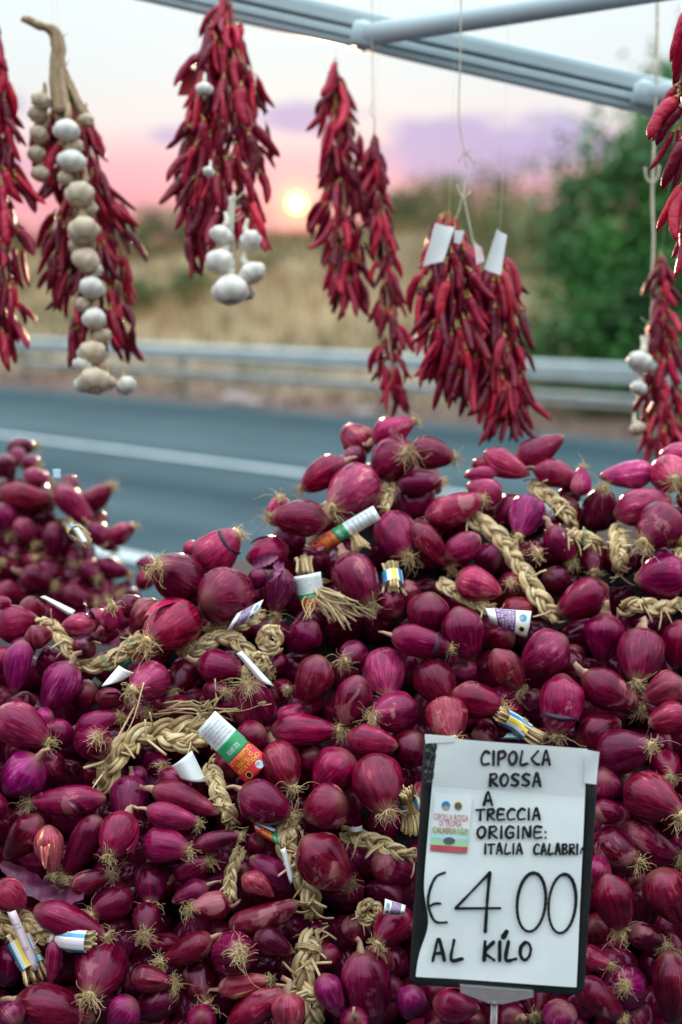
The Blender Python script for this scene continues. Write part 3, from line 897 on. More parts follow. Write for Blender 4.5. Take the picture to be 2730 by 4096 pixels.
LAND = [(S(1, 1590, 600), 'beside the slanted label tied near the ridge'), (S(1, 1410, 880), 'by the label wrapped on the frayed straw end'), (S(3, 1080, 700), 'beside the large folded red and green label'),
        (S(3, 640, 640), 'under the big arched straw braid'), (S(4, 770, 110), 'near the purple label on the short braid'), (S(2, 800, 720), 'along the long slanting braid under the ridge'),
        (S(2, 1080, 600), 'beside the braid with the green tie'), (S(2, 240, 220), 'at the very peak of the heap'), (S(2, 900, 300), 'on the ridge beside the peak'), (S(2, 1400, 430), 'on the low shoulder of the ridge'),
        (S(4, 640, 560), 'just above the price sign'), (S(6, 1250, 250), 'right beside the price sign frame'), (S(6, 1450, 800), 'at the foot of the price sign'), (S(6, 560, 960), 'under the clear foot of the price sign'),
        (S(6, 200, 330), 'between the price sign and the hanging braid'), (S(5, 1420, 500), 'beside the hanging straw braid'), (S(5, 130, 650), 'next to the pink label tied with a rubber band'),
        (S(5, 330, 640), 'by the cut straw end with a paper wrap'), (S(3, 550, 280), 'near the braid with two green ties'), (S(3, 1150, 170), 'beside the knotted braid with a small purple label'),
        (S(3, 100, 400), 'at the outer end of the braid with green ties'), (S(3, 200, 800), 'below the outer foot of the arched braid'), (S(1, 950, 780), 'among the big bulbs below the ridge'), (S(5, 700, 250), 'in the tangle of roots below the arched braid'),
        (S(5, 900, 800), 'among the dark bulbs in the lowest rows'), (S(4, 1350, 400), 'on the steep dark side above the price sign'), (S(4, 200, 600), 'on the face between the peak and the price sign'), (S(5, 300, 1000), 'in the bottom row near the pink label'),
        (S(2, 1500, 850), 'below the low shoulder of the ridge'), (S(5, 200, 200), 'around the large peeled violet skin'), (S(4, 200, 300), 'on the face below the peak'), (S(5, 1250, 950), 'in the bottom row by the hanging braid')]
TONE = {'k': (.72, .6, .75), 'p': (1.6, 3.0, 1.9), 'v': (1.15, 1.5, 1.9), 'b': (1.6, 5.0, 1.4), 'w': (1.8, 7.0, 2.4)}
TW = {'k': 'dark crimson', 'p': 'pale pink', 'v': 'violet red', 'b': 'brownish papery', 'w': 'whitish streaked'}
def describe(o):
    shape = 'round' if o.ratio < 1.3 else ('plump' if o.ratio < 1.5 else ('long' if o.ratio < 1.9 else 'slender'))
    tk = next((c for c in 'kpvbw' if c in o.fl), None); tone = TW.get(tk, 'magenta red')
    state = 'with roots' if 'n' not in o.fl else ('half buried' if 'd' in o.fl else 'without roots showing')
    if 'f' in o.fl: state = 'with peeling skin'
    if 'r' in o.fl: state = 'with a dark band'
    if 'l' in o.fl: where = ('on top of' if o.c[1] < 1960 else ('on the sloping side of' if o.c[0] > 330 else ('low down in' if o.c[1] > 2230 else 'in the middle of'))) + ' the smaller heap by the road'
    else: where = min(LAND, key=lambda q: (q[0][0] - o.c[0]) ** 2 + (q[0][1] - o.c[1]) ** 2)[1]
    o.tk = tk; o.parts = (shape, tone, state, where)
    return f'{shape} {tone} onion {state} {where}'
from collections import defaultdict
_by = defaultdict(list)
for o in onions:
    o.lab = describe(o); o.grp = 'onions in the smaller heap' if 'l' in o.fl else 'onions in the large heap'
    if 'x' not in o.fl: _by[o.lab].append(o)
for lab, os_ in _by.items():
    os_.sort(key=lambda q: q.bm * q.bm * q.a)
    words = {1: [''], 2: ['smaller ', 'larger '], 3: ['smallest ', 'mid-sized ', 'largest '], 4: ['smallest ', 'fairly small ', 'fairly large ', 'largest '], 5: ['smallest ', 'small ', 'mid-sized ', 'large ', 'largest ']}.get(len(os_))
    if words:
        for w, q in zip(words, os_): q.lab = w + q.lab
for o in onions:
    if len(o.lab.split()) > 16: o.lab = o.lab.replace(' with roots', '').replace(' half buried', '').replace(' without roots showing', '')
    if len(o.lab.split()) > 16: o.lab = o.lab.replace('middle-sized ', 'mid-sized ').replace(' magenta red', ' magenta').replace(' dark crimson', ' crimson')
def make_onion(o, i):
    rng = random.Random(1000 + i)
    z = Vector(o.axis); x = z.orthogonal().normalized(); x.rotate(Matrix.Rotation(rng.uniform(0, 6.28), 3, z)); y = z.cross(x)
    rot = Matrix((x, y, z)).transposed()
    lab = o.lab
    root = empty('red_onion', o.loc, rot, lab, 'onion', o.grp)
    v, f = bulb_mesh(o, rng)
    bl = MB().add(v, f).build('bulb', M['onion'], root)
    tk = o.tk; c = np.array(TONE.get(tk, (1, 1, 1))) * rng.uniform(.55, 1.4) * np.array((1, rng.uniform(.6, 3.0), rng.uniform(.65, 1.3))) * (1.3 if o.c[1] < 2300 and 'l' not in o.fl and tk != 'k' else 1.0); bl.color = (*c, 1)  # upper bulbs tinted lighter: pinker dry skin plus painted open-sky light
    g = np.array(rot.transposed() @ Vector((0, 0, -1)))
    if 'n' not in o.fl and 'x' not in o.fl:
        mb = MB(); tube(mb, [(0, 0, -.004), (0, 0, .0008)], [o.bm * .24, o.bm * .18], 10)      # root plate
        roots_mesh(mb, o.bm * .17, min(.032, o.bm * rng.uniform(.6, 1.15)), g, rng, rng.randint(52, 84))
        ob = mb.build('roots', M['root'], root); ob.location = (0, 0, o.a * .965)
    if rng.random() < (.22 if 'n' in o.fl else .5) and 'd' not in o.fl:
     mb = MB(); pts, _ = resample([(0, 0, .006), (0, 0, -.005), (rng.uniform(-.004, .004), rng.uniform(-.004, .004), -.011), (rng.uniform(-.008, .008), rng.uniform(-.008, .008), -.017)], 7)
     tube(mb, pts, np.array([.34, .32, .27, .22, .18, .16, .17]) * o.bm, 8, flat=.55); ob = mb.build('neck', M['neck'], root); ob.location = (0, 0, -o.a * .97)
    if 'r' in o.fl:
        t = .45; rr = float(np.interp((t + 1) / 2, *o.prof)) * 1.025; bo = math.sin(math.pi * (t + 1) / 2) * o.bend[0]; a = np.linspace(0, 2 * np.pi, 26)
        mb = MB(); tube(mb, np.stack([bo + rr * np.cos(a) * (1 + .01 * np.sin(9 * a)), bo * .4 + rr * np.sin(a), o.a * t + .002 * np.sin(3 * a)], 1), .0007, 6, flat=5.5, up=(0, 0, 1))
        sb = mb.build('skin_band', M['band'], root)
    if 'f' in o.fl or ('d' not in o.fl and rng.random() < .10):
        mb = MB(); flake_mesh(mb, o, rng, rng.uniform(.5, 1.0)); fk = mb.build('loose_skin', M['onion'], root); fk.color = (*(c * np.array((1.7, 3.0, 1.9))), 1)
    return root
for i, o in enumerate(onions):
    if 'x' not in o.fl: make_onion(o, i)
# bulbs packed underneath and out of view: nobody could count them
def under_layer():
    mb = MB(); rng = random.Random(77)
    def one(px, py, d, big=1.0):
        o = Onion(); o.bm = rng.uniform(.024, .031) * big; o.ratio = rng.uniform(1.2, 1.7); o.a = o.bm * o.ratio
        v, f = bulb_mesh(o, rng, 14, 12); a = Vector((rng.gauss(0, 1), rng.gauss(0, .6), rng.gauss(0, .8))).normalized()
        m = np.array(a.to_track_quat('Z', 'Y').to_matrix()); mb.add(v @ m.T + P(px, py, d), f)
    def ridge(px):     # top outline of the heap
        return np.interp(px, [-300, 0, 350, 600, 800, 1050, 1250, 1400, 1600, 1760, 1900, 2150, 2300, 2450, 2600, 3000], [2480, 2470, 2540, 2360, 2160, 2110, 1920, 1740, 1720, 1830, 1900, 1830, 1930, 1990, 1900, 1850])
    for py in range(1780, 4500, 150):
        for px in range(-330, 3080, 155):
            x, y = px + rng.uniform(-25, 25), py + rng.uniform(-25, 25)
            if y < ridge(x) + 120: continue
            one(x, y, surf(x, y) + rng.uniform(.12, .155))
    for o in onions:
        if 'x' in o.fl:
            v, f = bulb_mesh(o, rng, 18, 14); m = np.array(Vector(o.axis).to_track_quat('Z', 'Y').to_matrix()); mb.add(v @ m.T + o.loc, f)
    for py in range(1900, 2760, 84):
        for px in range(-300, 640, 88):
            top = np.interp(px, [-300, 0, 120, 300, 500, 640], [1850, 1850, 1930, 2130, 2320, 2420])
            if py < top + 30: continue
            one(px + rng.uniform(-25, 25), py, surf_left(px, py) + rng.uniform(.05, .085), 1.1)
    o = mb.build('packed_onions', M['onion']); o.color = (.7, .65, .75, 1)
    tag(o, 'onions packed below the visible ones, deep inside the heap', 'onions', kind='stuff')
    # what carries them: a stand, its black painted in as gap shade
    def core(name, pxs, topf, bottom, df, off, lab):
        v = []; rows = 14; fl = []
        for x in pxs:
            for r in range(rows):
                y = topf(x) + 240 + (bottom - topf(x) - 240) * r / (rows - 1); v.append(P(x, y, df(x, y) + off))
        n = len(pxs); f = grid_faces(n, rows); v = np.array(v).reshape(n, rows, 3)
        back = v.copy(); back[:, :, 1] += .28
        front_floor = v[:, -1].copy(); front_floor[:, 2] = 0.0; back_floor = back[:, 0].copy(); back_floor[:, 2] = 0.0
        strip = np.stack([back_floor, back[:, 0]] + [v[:, r] for r in range(rows)] + [front_floor], 1)
        m = strip.shape[1]; fl = grid_faces(n, m) + [tuple(range(m)), tuple((n - 1) * m + q for q in range(m))[::-1]]
        ob = MB().add(strip.reshape(-1, 3), fl).build(name, M['stand'], smooth=False); tag(ob, lab, 'stand')
    core('display_stand', list(range(-340, 3090, 70)), ridge, 4480, surf, .165, 'display stand blackened for gap shade underneath the large onion heap')
    core('display_stand', list(range(-320, 660, 70)), lambda px: float(np.interp(px, [-300, 0, 120, 300, 500, 640], [1850, 1850, 1930, 2130, 2320, 2420])), 2780, surf_left, .13, 'display stand blackened for gap shade underneath the smaller onion heap by the road')
under_layer()

# ------------------------------------------------------------------ straw braids
def path3(pts, lift=0.010, ends=0.0):
    """photo points -> world path lying on the onions"""
    ps = np.array([list(S(r, x, y)) for r, x, y in pts]); n = 26
    q, _ = resample(np.c_[ps, np.zeros(len(ps))], n)
    dep = np.array([front_depth(x, y) for x, y, _ in q])
    # keep above the bulbs but taut like a rope
    sm = dep.copy()
    for _ in range(10):
        sm = np.minimum(sm, dep) if _ < 3 else sm
        sm = np.convolve(np.pad(sm, 2, 'edge'), np.ones(5) / 5, 'valid')
    sm = np.minimum(sm, dep + .012)
    sm = np.convolve(np.pad(sm, 1, 'edge'), np.ones(3) / 3, 'valid') - lift
    e = np.minimum(np.arange(n), np.arange(n)[::-1]) / 5.0
    sm += ends * np.clip(1 - e, 0, 1)
    return np.array([P(x, y, d) for (x, y, _), d in zip(q, sm)])
def ribbon(mb, pts, w, th, up, mi=0): tube(mb, pts, w, 4, mi, True, th / w, up, math.pi / 4)
def braid(name, pts, width, label, rng, lift=0.010, ends=.02, turns=None, loose=10, parts=None, world=None, taper=(1, 1), group='straw braids on the onion heap'):
    p = world if world is not None else path3(pts, lift, ends)
    _, L = resample(p, 20); n = max(28, int(L / .0035)); c, L = resample(p, n)
    W = width * KC / FPX * 1.9; up = -CAMZ
    t, u, w = frames(c, up)
    root = empty(name, c[0], label=label, cat='braid', group=group)
    pitch = W * 2.7; ph = np.linspace(0, 2 * np.pi * L / pitch, n)
    tp = np.interp(np.linspace(0, 1, n), [0, 1], taper)
    for k in range(3):
        a = ph + k * 2 * np.pi / 3; mb = MB()
        cc = c + w * (np.sin(a) * W * .30 * tp)[:, None] + u * (np.sin(2 * a) * W * .17 * tp)[:, None]
        tt, uu, ww = frames(cc, up)
        for s in range(6):
            ang = s * 2 * np.pi / 6 + rng.uniform(-.3, .3); rr = W * .16 * rng.uniform(.6, 1.1); tw = rng.uniform(1.0, 2.0) * np.linspace(0, L / W, n)
            q = cc + ww * (np.cos(ang + tw) * rr * tp)[:, None] + uu * (np.sin(ang + tw) * rr * .75 * tp)[:, None]
            q = q + np.array([[rng.gauss(0, 1) for _ in range(3)] for _ in range(n)]) * W * .004
            i0 = rng.randint(0, 3); i1 = n - rng.randint(0, 4)
            ribbon(mb, q[i0:i1], W * rng.uniform(.09, .16), W * .045, uu[i0:i1].mean(0))
        mb.build('strand', M['straw'], root, origin=c[0]).location = (0, 0, 0)
    if loose:
        mb = MB()
        for _ in range(loose):
            i = rng.randint(0, n - 1); d = w[i] * rng.choice((-1, 1)) * rng.uniform(.5, 1.2) + t[i] * rng.uniform(-1, 1) + u[i] * rng.uniform(0, .8)
            d /= np.linalg.norm(d); Lf = W * rng.uniform(.35, 1.2); s0 = c[i] + u[i] * W * .2 + w[i] * rng.uniform(-.3, .3) * W
            e = s0 + d * Lf + np.array((0, 0, -.15 * Lf)); ribbon(mb, resample([s0, (s0 + e) / 2 + u[i] * Lf * .12, e], 7)[0], W * rng.uniform(.04, .08), W * .02, u[i])
        lo = mb.build('loose_straw', M['straw'], root, origin=c[0]); lo.location = (0, 0, 0); tag(lo, kind='stuff')
    return root, c, (t, u, w), W
def ring_tie(root, c, fr, W, i, mat_, r=.62, th=.0009, turns=1, slope=.0):
    t, u, w = fr; a = np.linspace(0, 2 * np.pi * turns, 22 * turns + 1); mb = MB(); o = np.array(root.location)
    pts = c[i] - o + np.outer(np.cos(a), w[i]) * W * r + np.outer(np.sin(a), u[i]) * W * r * .8 + np.outer((a / (2 * np.pi) - turns / 2) * th * 2.2 + slope * np.cos(a) * W, t[i])
    tube(mb, pts, th, 5); return mb.build('tie', mat_, root)
def bundle(name, pts, width, label, rng, flare=1.3, lift=.012, n=26, fray=.0, ends=.0, mat_='straw', group='tied straw ends'):
    """a tied bunch of straw stalks ending in a cut tuft"""
    p = path3(pts, lift, ends); c, L = resample(p, 14); W = width * KC / FPX * 1.9 * .5; t, u, w = frames(c, -CAMZ)
    root = empty(name, c[0], label=label, cat='straw bundle', group=group); mb = MB()
    prof = np.interp(np.linspace(0, 1, 14), [0, .25, .5, 1], [.95, .78, .8, flare])
    for s in range(n):
        a = rng.uniform(0, 6.28); r = math.sqrt(rng.random()) * W; k = rng.uniform(.9, 1.0 + fray); q = c[:1] + (c - c[:1]) * k
        q = q + w * (math.cos(a) * r * prof)[:, None] + u * (math.sin(a) * r * prof)[:, None]
        q = q + np.array([rng.gauss(0, 1) for _ in range(3)]) * W * .1 * np.linspace(0, 1, 14)[:, None]
        ribbon(mb, q, W * rng.uniform(.12, .22), W * .07, u[7])
    mb.build('stalks', M[mat_], root, origin=c[0]).location = (0, 0, 0)
    return root, c, (t, u, w), W * 2
def knot(name, reg, x, y, r, label, rng):
    """braid end curled up into a ball"""
    cx, cy = S(reg, x, y); d = front_depth(cx, cy) - .012; k = r * KC / FPX * d; c = P(cx, cy, d); pts = []
    for s in np.linspace(0, 1, 30):
        a = s * 2 * np.pi * 1.55 + rng.random(); q = k * (.75 - .45 * s)
        pts.append(c + CAMX * q * math.cos(a) - CAMY * q * math.sin(a) - CAMZ * (.011 * math.sin(s * 3.1)))
    return braid(name, None, r * .72, label, rng, loose=8, world=np.array(pts), taper=(1, .7))
rb = random.Random(21)
BR = [
 ([(2, 225, 375), (2, 215, 440), (2, 200, 520)], 66, 'short vertical straw braid under the topmost bulbs', 4),
 ([(2, 590, 535), (2, 680, 590), (2, 770, 680), (2, 840, 790), (2, 890, 880), (2, 950, 960), (2, 1010, 1010)], 98, 'long thick straw braid slanting down from the ridge', 8),
 ([(2, 870, 385), (2, 950, 440), (2, 1020, 500), (2, 1060, 560), (2, 1055, 600)], 84, 'bent straw braid leading to a green tied knot', 8),
 ([(2, 1010, 630), (2, 1080, 625), (2, 1150, 650), (2, 1190, 690)], 88, 'knotted straw braid end bound with a green tie', 12),
 ([(2, 450, 840), (2, 510, 870), (2, 590, 920), (2, 660, 950), (2, 720, 975)], 74, 'short straw braid holding the purple label', 6),
 ([(2, 1270, 590), (2, 1275, 650), (2, 1280, 720), (2, 1285, 790)], 92, 'upright straw knot between two bulbs on the shoulder of the ridge', 10),
 ([(2, 1280, 965), (2, 1370, 940), (2, 1460, 955), (2, 1590, 935)], 84, 'loose straw braid below the shoulder of the ridge', 16),
 ([(2, 1585, 600), (2, 1560, 660), (2, 1570, 740)], 74, 'straw braid end poking out beside a large pink bulb', 5),
 ([(3, 170, 110), (3, 240, 125), (3, 310, 215), (3, 370, 285), (3, 450, 300), (3, 540, 260), (3, 600, 215), (3, 650, 160)], 78, 'curved straw braid bound with two green ties', 16),
 ([(3, 830, 265), (3, 910, 225), (3, 990, 175), (3, 1060, 180), (3, 1120, 220), (3, 1180, 290), (3, 1215, 310)], 84, 'humped straw braid with a folded end', 12),
 ([(3, 940, 150), (3, 1020, 130), (3, 1110, 110), (3, 1180, 80), (3, 1215, 50)], 70, 'straw braid passing under the small purple label', 5),
 ([(3, 475, 880), (3, 500, 790), (3, 550, 700), (3, 630, 635), (3, 730, 605), (3, 830, 590), (3, 930, 580), (3, 1010, 570)], 118, 'big arched golden straw braid in the middle of the heap', 14),
 ([(3, 700, 600), (3, 800, 655), (3, 890, 650), (3, 960, 620)], 92, 'second loop of straw lying inside the arched braid', 8),
 ([(3, 960, 760), (3, 990, 820), (3, 1010, 900), (3, 1050, 980), (3, 1070, 1050)], 80, 'straw braid running down from the folded red and green label', 14),
 ([(5, 1380, 110), (5, 1310, 150), (5, 1340, 260), (5, 1400, 370), (5, 1430, 470), (5, 1440, 560)], 100, 'shaggy straw braid hanging down the lower heap', 34),
 ([(5, 1430, 600), (5, 1420, 690), (5, 1400, 790), (5, 1400, 880), (5, 1440, 960), (5, 1440, 1070)], 112, 'wide straw tail knotted with string at the foot of the heap', 34),
 ([(6, 10, 150), (6, 90, 175), (6, 180, 205), (6, 260, 235), (6, 340, 270)], 86, 'straw braid reaching the edge of the price sign', 12),
 ([(5, 1110, 215), (5, 1080, 290), (5, 1060, 350), (5, 1060, 420), (5, 1070, 490)], 60, 'grey weathered straw braid among dark bulbs', 6),
 ([(5, -30, 540), (5, 20, 580), (5, 60, 640)], 92, 'straw braid leading to the pink label', 4),
 ([(5, 110, 540), (5, 150, 590), (5, 200, 625), (5, 250, 630)], 82, 'twisted straw braid leading to the paper wrapped cut end', 8),
]
for pts, w, lab, ls in BR:
    r = braid('straw_braid', pts, w, lab, rb, loose=ls)
    if 'two green ties' in lab:
        ring_tie(*r[:4], int(len(r[1]) * .66), M['tie_green']); ring_tie(*r[:4], int(len(r[1]) * .86), M['tie_green'])
    if 'green tie' in lab and 'bound with a' in lab: ring_tie(*r[:4], int(len(r[1]) * .5), M['tie_green'], .55)
    if 'knotted with string' in lab: ring_tie(*r[:4], int(len(r[1]) * .22), M['rubber'], .55, .0012, 3)
knot('straw_braid', 3, 1250, 175, 80, 'round coiled straw knot beneath the small purple label', rb)
knot('straw_braid', 6, 135, 505, 74, 'coiled straw knot left of the price sign', rb)
knot('straw_braid', 3, 1200, 280, 60, 'tight straw knot at the folded braid end', rb)

def fan(name, reg, x, y, ends, label, rng, per=5):
    """frayed straw spreading from a tied point"""
    cx, cy = S(reg, x, y); d0 = front_depth(cx, cy) - .020; c = P(cx, cy, d0); root = empty(name, c, label=label, cat='straw bundle'); mb = MB()
    for ex, ey in ends:
        for _ in range(per):
            qx, qy = S(reg, ex + rng.uniform(-28, 28), ey + rng.uniform(-22, 22)); d1 = min(front_depth(qx, qy), d0 + .05) - rng.uniform(.002, .02)
            e = P(qx, qy, d1); m = (c + e) / 2 - CAMZ * rng.uniform(.0, .016) + CAMY * rng.uniform(-.006, .014) + CAMX * rng.uniform(-.01, .01)
            s = c + CAMX * rng.uniform(-.010, .010) + CAMY * rng.uniform(-.008, .008)
            ribbon(mb, resample([s, m, e], 9)[0] - c, rng.uniform(.0008, .0019), .0004, -CAMZ)
    mb.build('stalks', M['straw'], root)
fan('frayed_straw', 2, -140, 880, [(-60, 850), (-30, 900), (20, 900), (-20, 960), (40, 1000), (90, 1010), (140, 985), (-80, 960), (-120, 940), (-40, 1010), (30, 1040), (-150, 1000), (70, 950)], 'wide frayed fan of straw below the label on the straw end', rb, 6)
fan('frayed_straw', 3, 960, 520, [(1230, 470), (965, 380), (880, 480), (800, 500), (760, 490), (1060, 540), (1000, 450), (840, 600), (700, 530)], 'stray straw ends sticking up over the arched braid', rb, 3)
fan('frayed_straw', 3, 480, 770, [(655, 370), (610, 470), (440, 760), (450, 850)], 'long single straws rising from the foot of the arched braid', rb, 1)

# ------------------------------------------------------------------ printed paper labels
_tcache = {}
def text_geo(s):
    if s not in _tcache:
        cu = bpy.data.curves.new('t', 'FONT'); cu.body = s; cu.resolution_u = 2; ob = bpy.data.objects.new('t', cu); COL.objects.link(ob)
        dg = bpy.context.evaluated_depsgraph_get(); me = bpy.data.meshes.new_from_object(ob.evaluated_get(dg))
        v = np.array([q.co[:] for q in me.vertices]); f = [tuple(p.vertices) for p in me.polygons]
        bpy.data.objects.remove(ob); bpy.data.curves.remove(cu); bpy.data.meshes.remove(me)
        lo, hi = v.min(0), v.max(0); v = (v - lo) / np.maximum(hi - lo, 1e-6); _tcache[s] = (v[:, :2], f)
    return _tcache[s]
class Patch:
    """a bent sheet of paper given by four photo corners: a,b far end (u 0..1), c,d other end"""
    def __init__(s, reg, corners, lift=.012, bulge=.006, depth=None, tilt=0.0, wave=.0):
        ps = [S(reg, *q) for q in corners]; cx = np.mean([p[0] for p in ps]); cy = np.mean([p[1] for p in ps])
        if depth is None:
            samp = [front_depth(cx, cy)] + [front_depth(.5 * p[0] + .5 * cx, .5 * p[1] + .5 * cy) for p in ps]; depth = min(samp) - lift
        s.depth = depth; s.q = [P(p[0], p[1], depth + tilt * k) for p, k in zip(ps, (-1, -1, 1, 1))]
        n = np.cross(s.q[1] - s.q[0], s.q[3] - s.q[0]); n /= np.linalg.norm(n)
        s.n = n if np.dot(n, CAMZ) < 0 else -n; s.bulge = bulge; s.wave = wave; s.org = (s.q[0] + s.q[2]) / 2
    def at(s, u, v, h=0.0):
        u = np.asarray(u, float)[..., None]; v = np.asarray(v, float)[..., None]
        a, b, c, d = s.q; p = (a * (1 - u) + b * u) * (1 - v) + (d * (1 - u) + c * u) * v
        return p + s.n * (s.bulge * (np.sin(np.pi * u) - .5) + s.wave * np.sin(v * 5 + u) + h)
    def sheet(s, name, m, root, u0=0, u1=1, v0=0, v1=1, h=0.0, nu=9, nv=9, thick=.0004, jag=0.0):
        U, W = np.meshgrid(np.linspace(u0, u1, nu), np.linspace(v0, v1, nv), indexing='ij')
        if jag: W = W + jag * np.where(W == v0, np.sin(U * 9), 0)
        t = s.at(U, W, h).reshape(-1, 3); bt = s.at(U, W, h - thick).reshape(-1, 3); n = nu * nv
        f = grid_faces(nu, nv); rim = [i * nv for i in range(nu)] + [(nu - 1) * nv + j for j in range(1, nv)] + [i * nv + nv - 1 for i in range(nu - 2, -1, -1)] + [j for j in range(nv - 2, 0, -1)]
        f2 = [tuple(q + n for q in fc[::-1]) for fc in f] + [(rim[i], rim[(i + 1) % len(rim)], rim[(i + 1) % len(rim)] + n, rim[i] + n) for i in range(len(rim))]
        ob = MB().add(np.vstack([t, bt]) - s.org, f + f2).build(name, m, root); s.last = ob; return ob
    def text(s, txt, m, root, u0, u1, v0, v1, h=.0003):
        q, f = text_geo(txt); u = u0 + (u1 - u0) * q[:, 0]; v = v1 + (v0 - v1) * q[:, 1]
        return MB().add(s.at(u, v, h) - s.org, f).build('lettering', m, root, smooth=False)
    def disc(s, m, root, u, v, ru, rv, h=.0003, name='emblem'):
        a = np.linspace(0, 2 * np.pi, 18, endpoint=False); uu = np.r_[u, u + ru * np.cos(a)]; vv = np.r_[v, v + rv * np.sin(a)]
        return MB().add(s.at(uu, vv, h) - s.org, [(0, i + 1, (i + 1) % 18 + 1) for i in range(18)]).build(name, m, root)
def label_strip(reg, corners, text, style='red', lift=.014, bulge=.008, zones=(.32, .52), fine=True, **kw):
    pt = Patch(reg, corners, lift, bulge, **kw); root = empty('paper_label', pt.org, label=text, cat='label', group='paper labels on the braids')
    z1, z2 = zones
    root_ = root; root = pt.sheet('paper', M['paper'], root_, 0, 1, 0, 1)
    if style == 'red':
        pt.sheet('print', M['p_red'], root, 0, 1, 0.0, z1, .0002, thick=.0001); pt.sheet('print', M['p_green'], root, 0, 1, z1, z2, .0002, thick=.0001)
        for k, tx in enumerate(('CIPOLLA ROSSA', 'DI TROPEA', 'CALABRIA I.G.P')):
            a = z1 * (.40 + .20 * k); pt.text(tx, M['p_yellow'], root, .06 + (.12 if k == 1 else 0), .94 - (.12 if k == 1 else 0), a, a + z1 * .17, .0006)
        pt.disc(M['p_pale'], root, .28, z1 * .19, .11, z1 * .16, .0006); pt.disc(M['rubber'], root, .30, z1 * .25, .07, z1 * .06, .0008); pt.disc(M['p_yellow'], root, .72, z1 * .19, .10, z1 * .14, .0006); pt.disc(M['ink'], root, .72, z1 * .19, .08, z1 * .11, .0008)
        pt.text('SUD SAPORI', M['paper'], root, .25, .75, z1 + (z2 - z1) * .25, z1 + (z2 - z1) * .55, .0006)
    elif style == 'purple':
        pt.sheet('print', M['p_purple'], root, .02, .98, .34, .80, .0002, thick=.0001)
        for k, tx in enumerate(('CIPOLLA', 'ROSSA', 'DI TROPEA', 'CALABRIA', 'I.G.P')): pt.text(tx, M['paper'], root, .08, .30 + .12 * len(tx) * .75 * .9 if len(tx) < 9 else .92, .37 + .083 * k, .37 + .083 * k + .066, .0006)
        pt.disc(M['p_blue'], root, .27, .17, .14, .09, .0006); pt.disc(M['rubber'], root, .29, .205, .08, .035, .0008); pt.disc(M['p_yellow'], root, .72, .17, .12, .08, .0006); pt.disc(M['ink'], root, .72, .17, .09, .06, .0008)
    if fine and style == 'red':
        rows = ('PRODOTTO', 'CIPOLLA DA SERBO', 'ORIGINE ITALIA', 'LOTTO : G2-3-0707', 'MATRICOLA CL084', 'DATA CONFEZIONAMENTO')
        for k, tx in enumerate(rows):
            a = z2 + (1 - z2) * (.10 + .14 * k); pt.text(tx, M['p_grey'], root, .10, .9, a, a + (1 - z2) * .085, .0006)
    return pt, root_
label_strip(1, [(1470, 708), (1418, 655), (1715, 486), (1752, 548)], 'slanted red, green and white label wrapped on a braid near the ridge', zones=(.34, .52))
label_strip(1, [(1500, 955), (1400, 985), (1338, 815), (1474, 790)], 'upright label with red tip and green stripe bound on a frayed straw end', zones=(.36, .50), bulge=.014)
label_strip(3, [(1242, 738), (1133, 850), (905, 606), (988, 512)], 'large label with red block and yellow lettering over the arched braid', zones=(.38, .62), bulge=.010, lift=.020)
label_strip(4, [(877, 52), (852, 177), (690, 108), (664, 38)], 'white and purple label curled on a short straw braid', 'purple', lift=.018)
label_strip(3, [(1212, -2), (1168, 90), (1038, 150), (1090, 62)], 'small white and purple label folded over a coiled knot', 'purple', lift=.022)
label_strip(3, [(676, 238), (648, 196), (530, 288), (556, 326)], 'narrow red and green label under the green tied braid', lift=.006, zones=(.48, .98), fine=False)
label_strip(5, [(1166, 102), (1180, 155), (1300, 226), (1278, 160)], 'narrow red and green label bent over the hanging braid', lift=.022, zones=(.7, .98), fine=False)
label_strip(6, [(203, 458), (193, 530), (284, 532), (298, 488)], 'tiny white and purple label beside the price sign', 'purple', lift=.016, fine=False)
def plain_paper(reg, cs, lab, m='paper', lift=.010, bulge=.006, printed=None):
    pt = Patch(reg, cs, lift, bulge); root = empty('paper_label', pt.org, label=lab, cat='label', group='paper labels on the braids'); pt.sheet('paper', M[m], root)
    return pt, pt.last
plain_paper(3, [(880, 695), (790, 765), (830, 825), (950, 838)], 'blank white folded paper tag under the arched braid', lift=.012, bulge=.012)
plain_paper(3, [(545, 302), (618, 336), (560, 372), (463, 400)], 'blank white folded paper corner under the green tied braid')
plain_paper(3, [(1085, 245), (1112, 235), (1262, 398), (1190, 372)], 'long white paper tongue under the humped braid', lift=.004)
plain_paper(5, [(1140, 95), (1160, 80), (1272, 138), (1250, 146)], 'pale blue folded paper edge above the hanging braid', 'p_pale', .03)
plain_paper(5, [(1288, 228), (1312, 218), (1352, 362), (1334, 392)], 'narrow white paper strip along the hanging braid', lift=.024)
pt, rt = plain_paper(5, [(30, 516), (70, 508), (184, 776), (138, 788)], 'long pink paper strip held by a rubber band', 'p_pink', .026)
pt.text('I.G.P.', M['p_red'], rt, .15, .85, .60, .66, .0005); pt.text('ORIGINE', M['p_grey'], rt, .2, .9, .2, .23, .0005); pt.text('CALABRIA', M['p_grey'], rt, .2, .9, .26, .29, .0005)
plain_paper(4, [(735, 640), (765, 614), (800, 610), (832, 645)], 'pale blue paper scrap peeping out above the price sign', 'p_pale', .002)
plain_paper(6, [(36, 128), (98, 118), (100, 142), (40, 148)], 'small white paper scrap beside the price sign braid', lift=.02)
plain_paper(1, [(180, 905), (205, 900), (345, 968), (330, 1000)], 'white printed label lying in the smaller heap by the road', lift=.02)
plain_paper(1, [(335, 590), (360, 585), (402, 650), (375, 662)], 'white label wrapped on a straw end in the smaller heap', lift=.02)
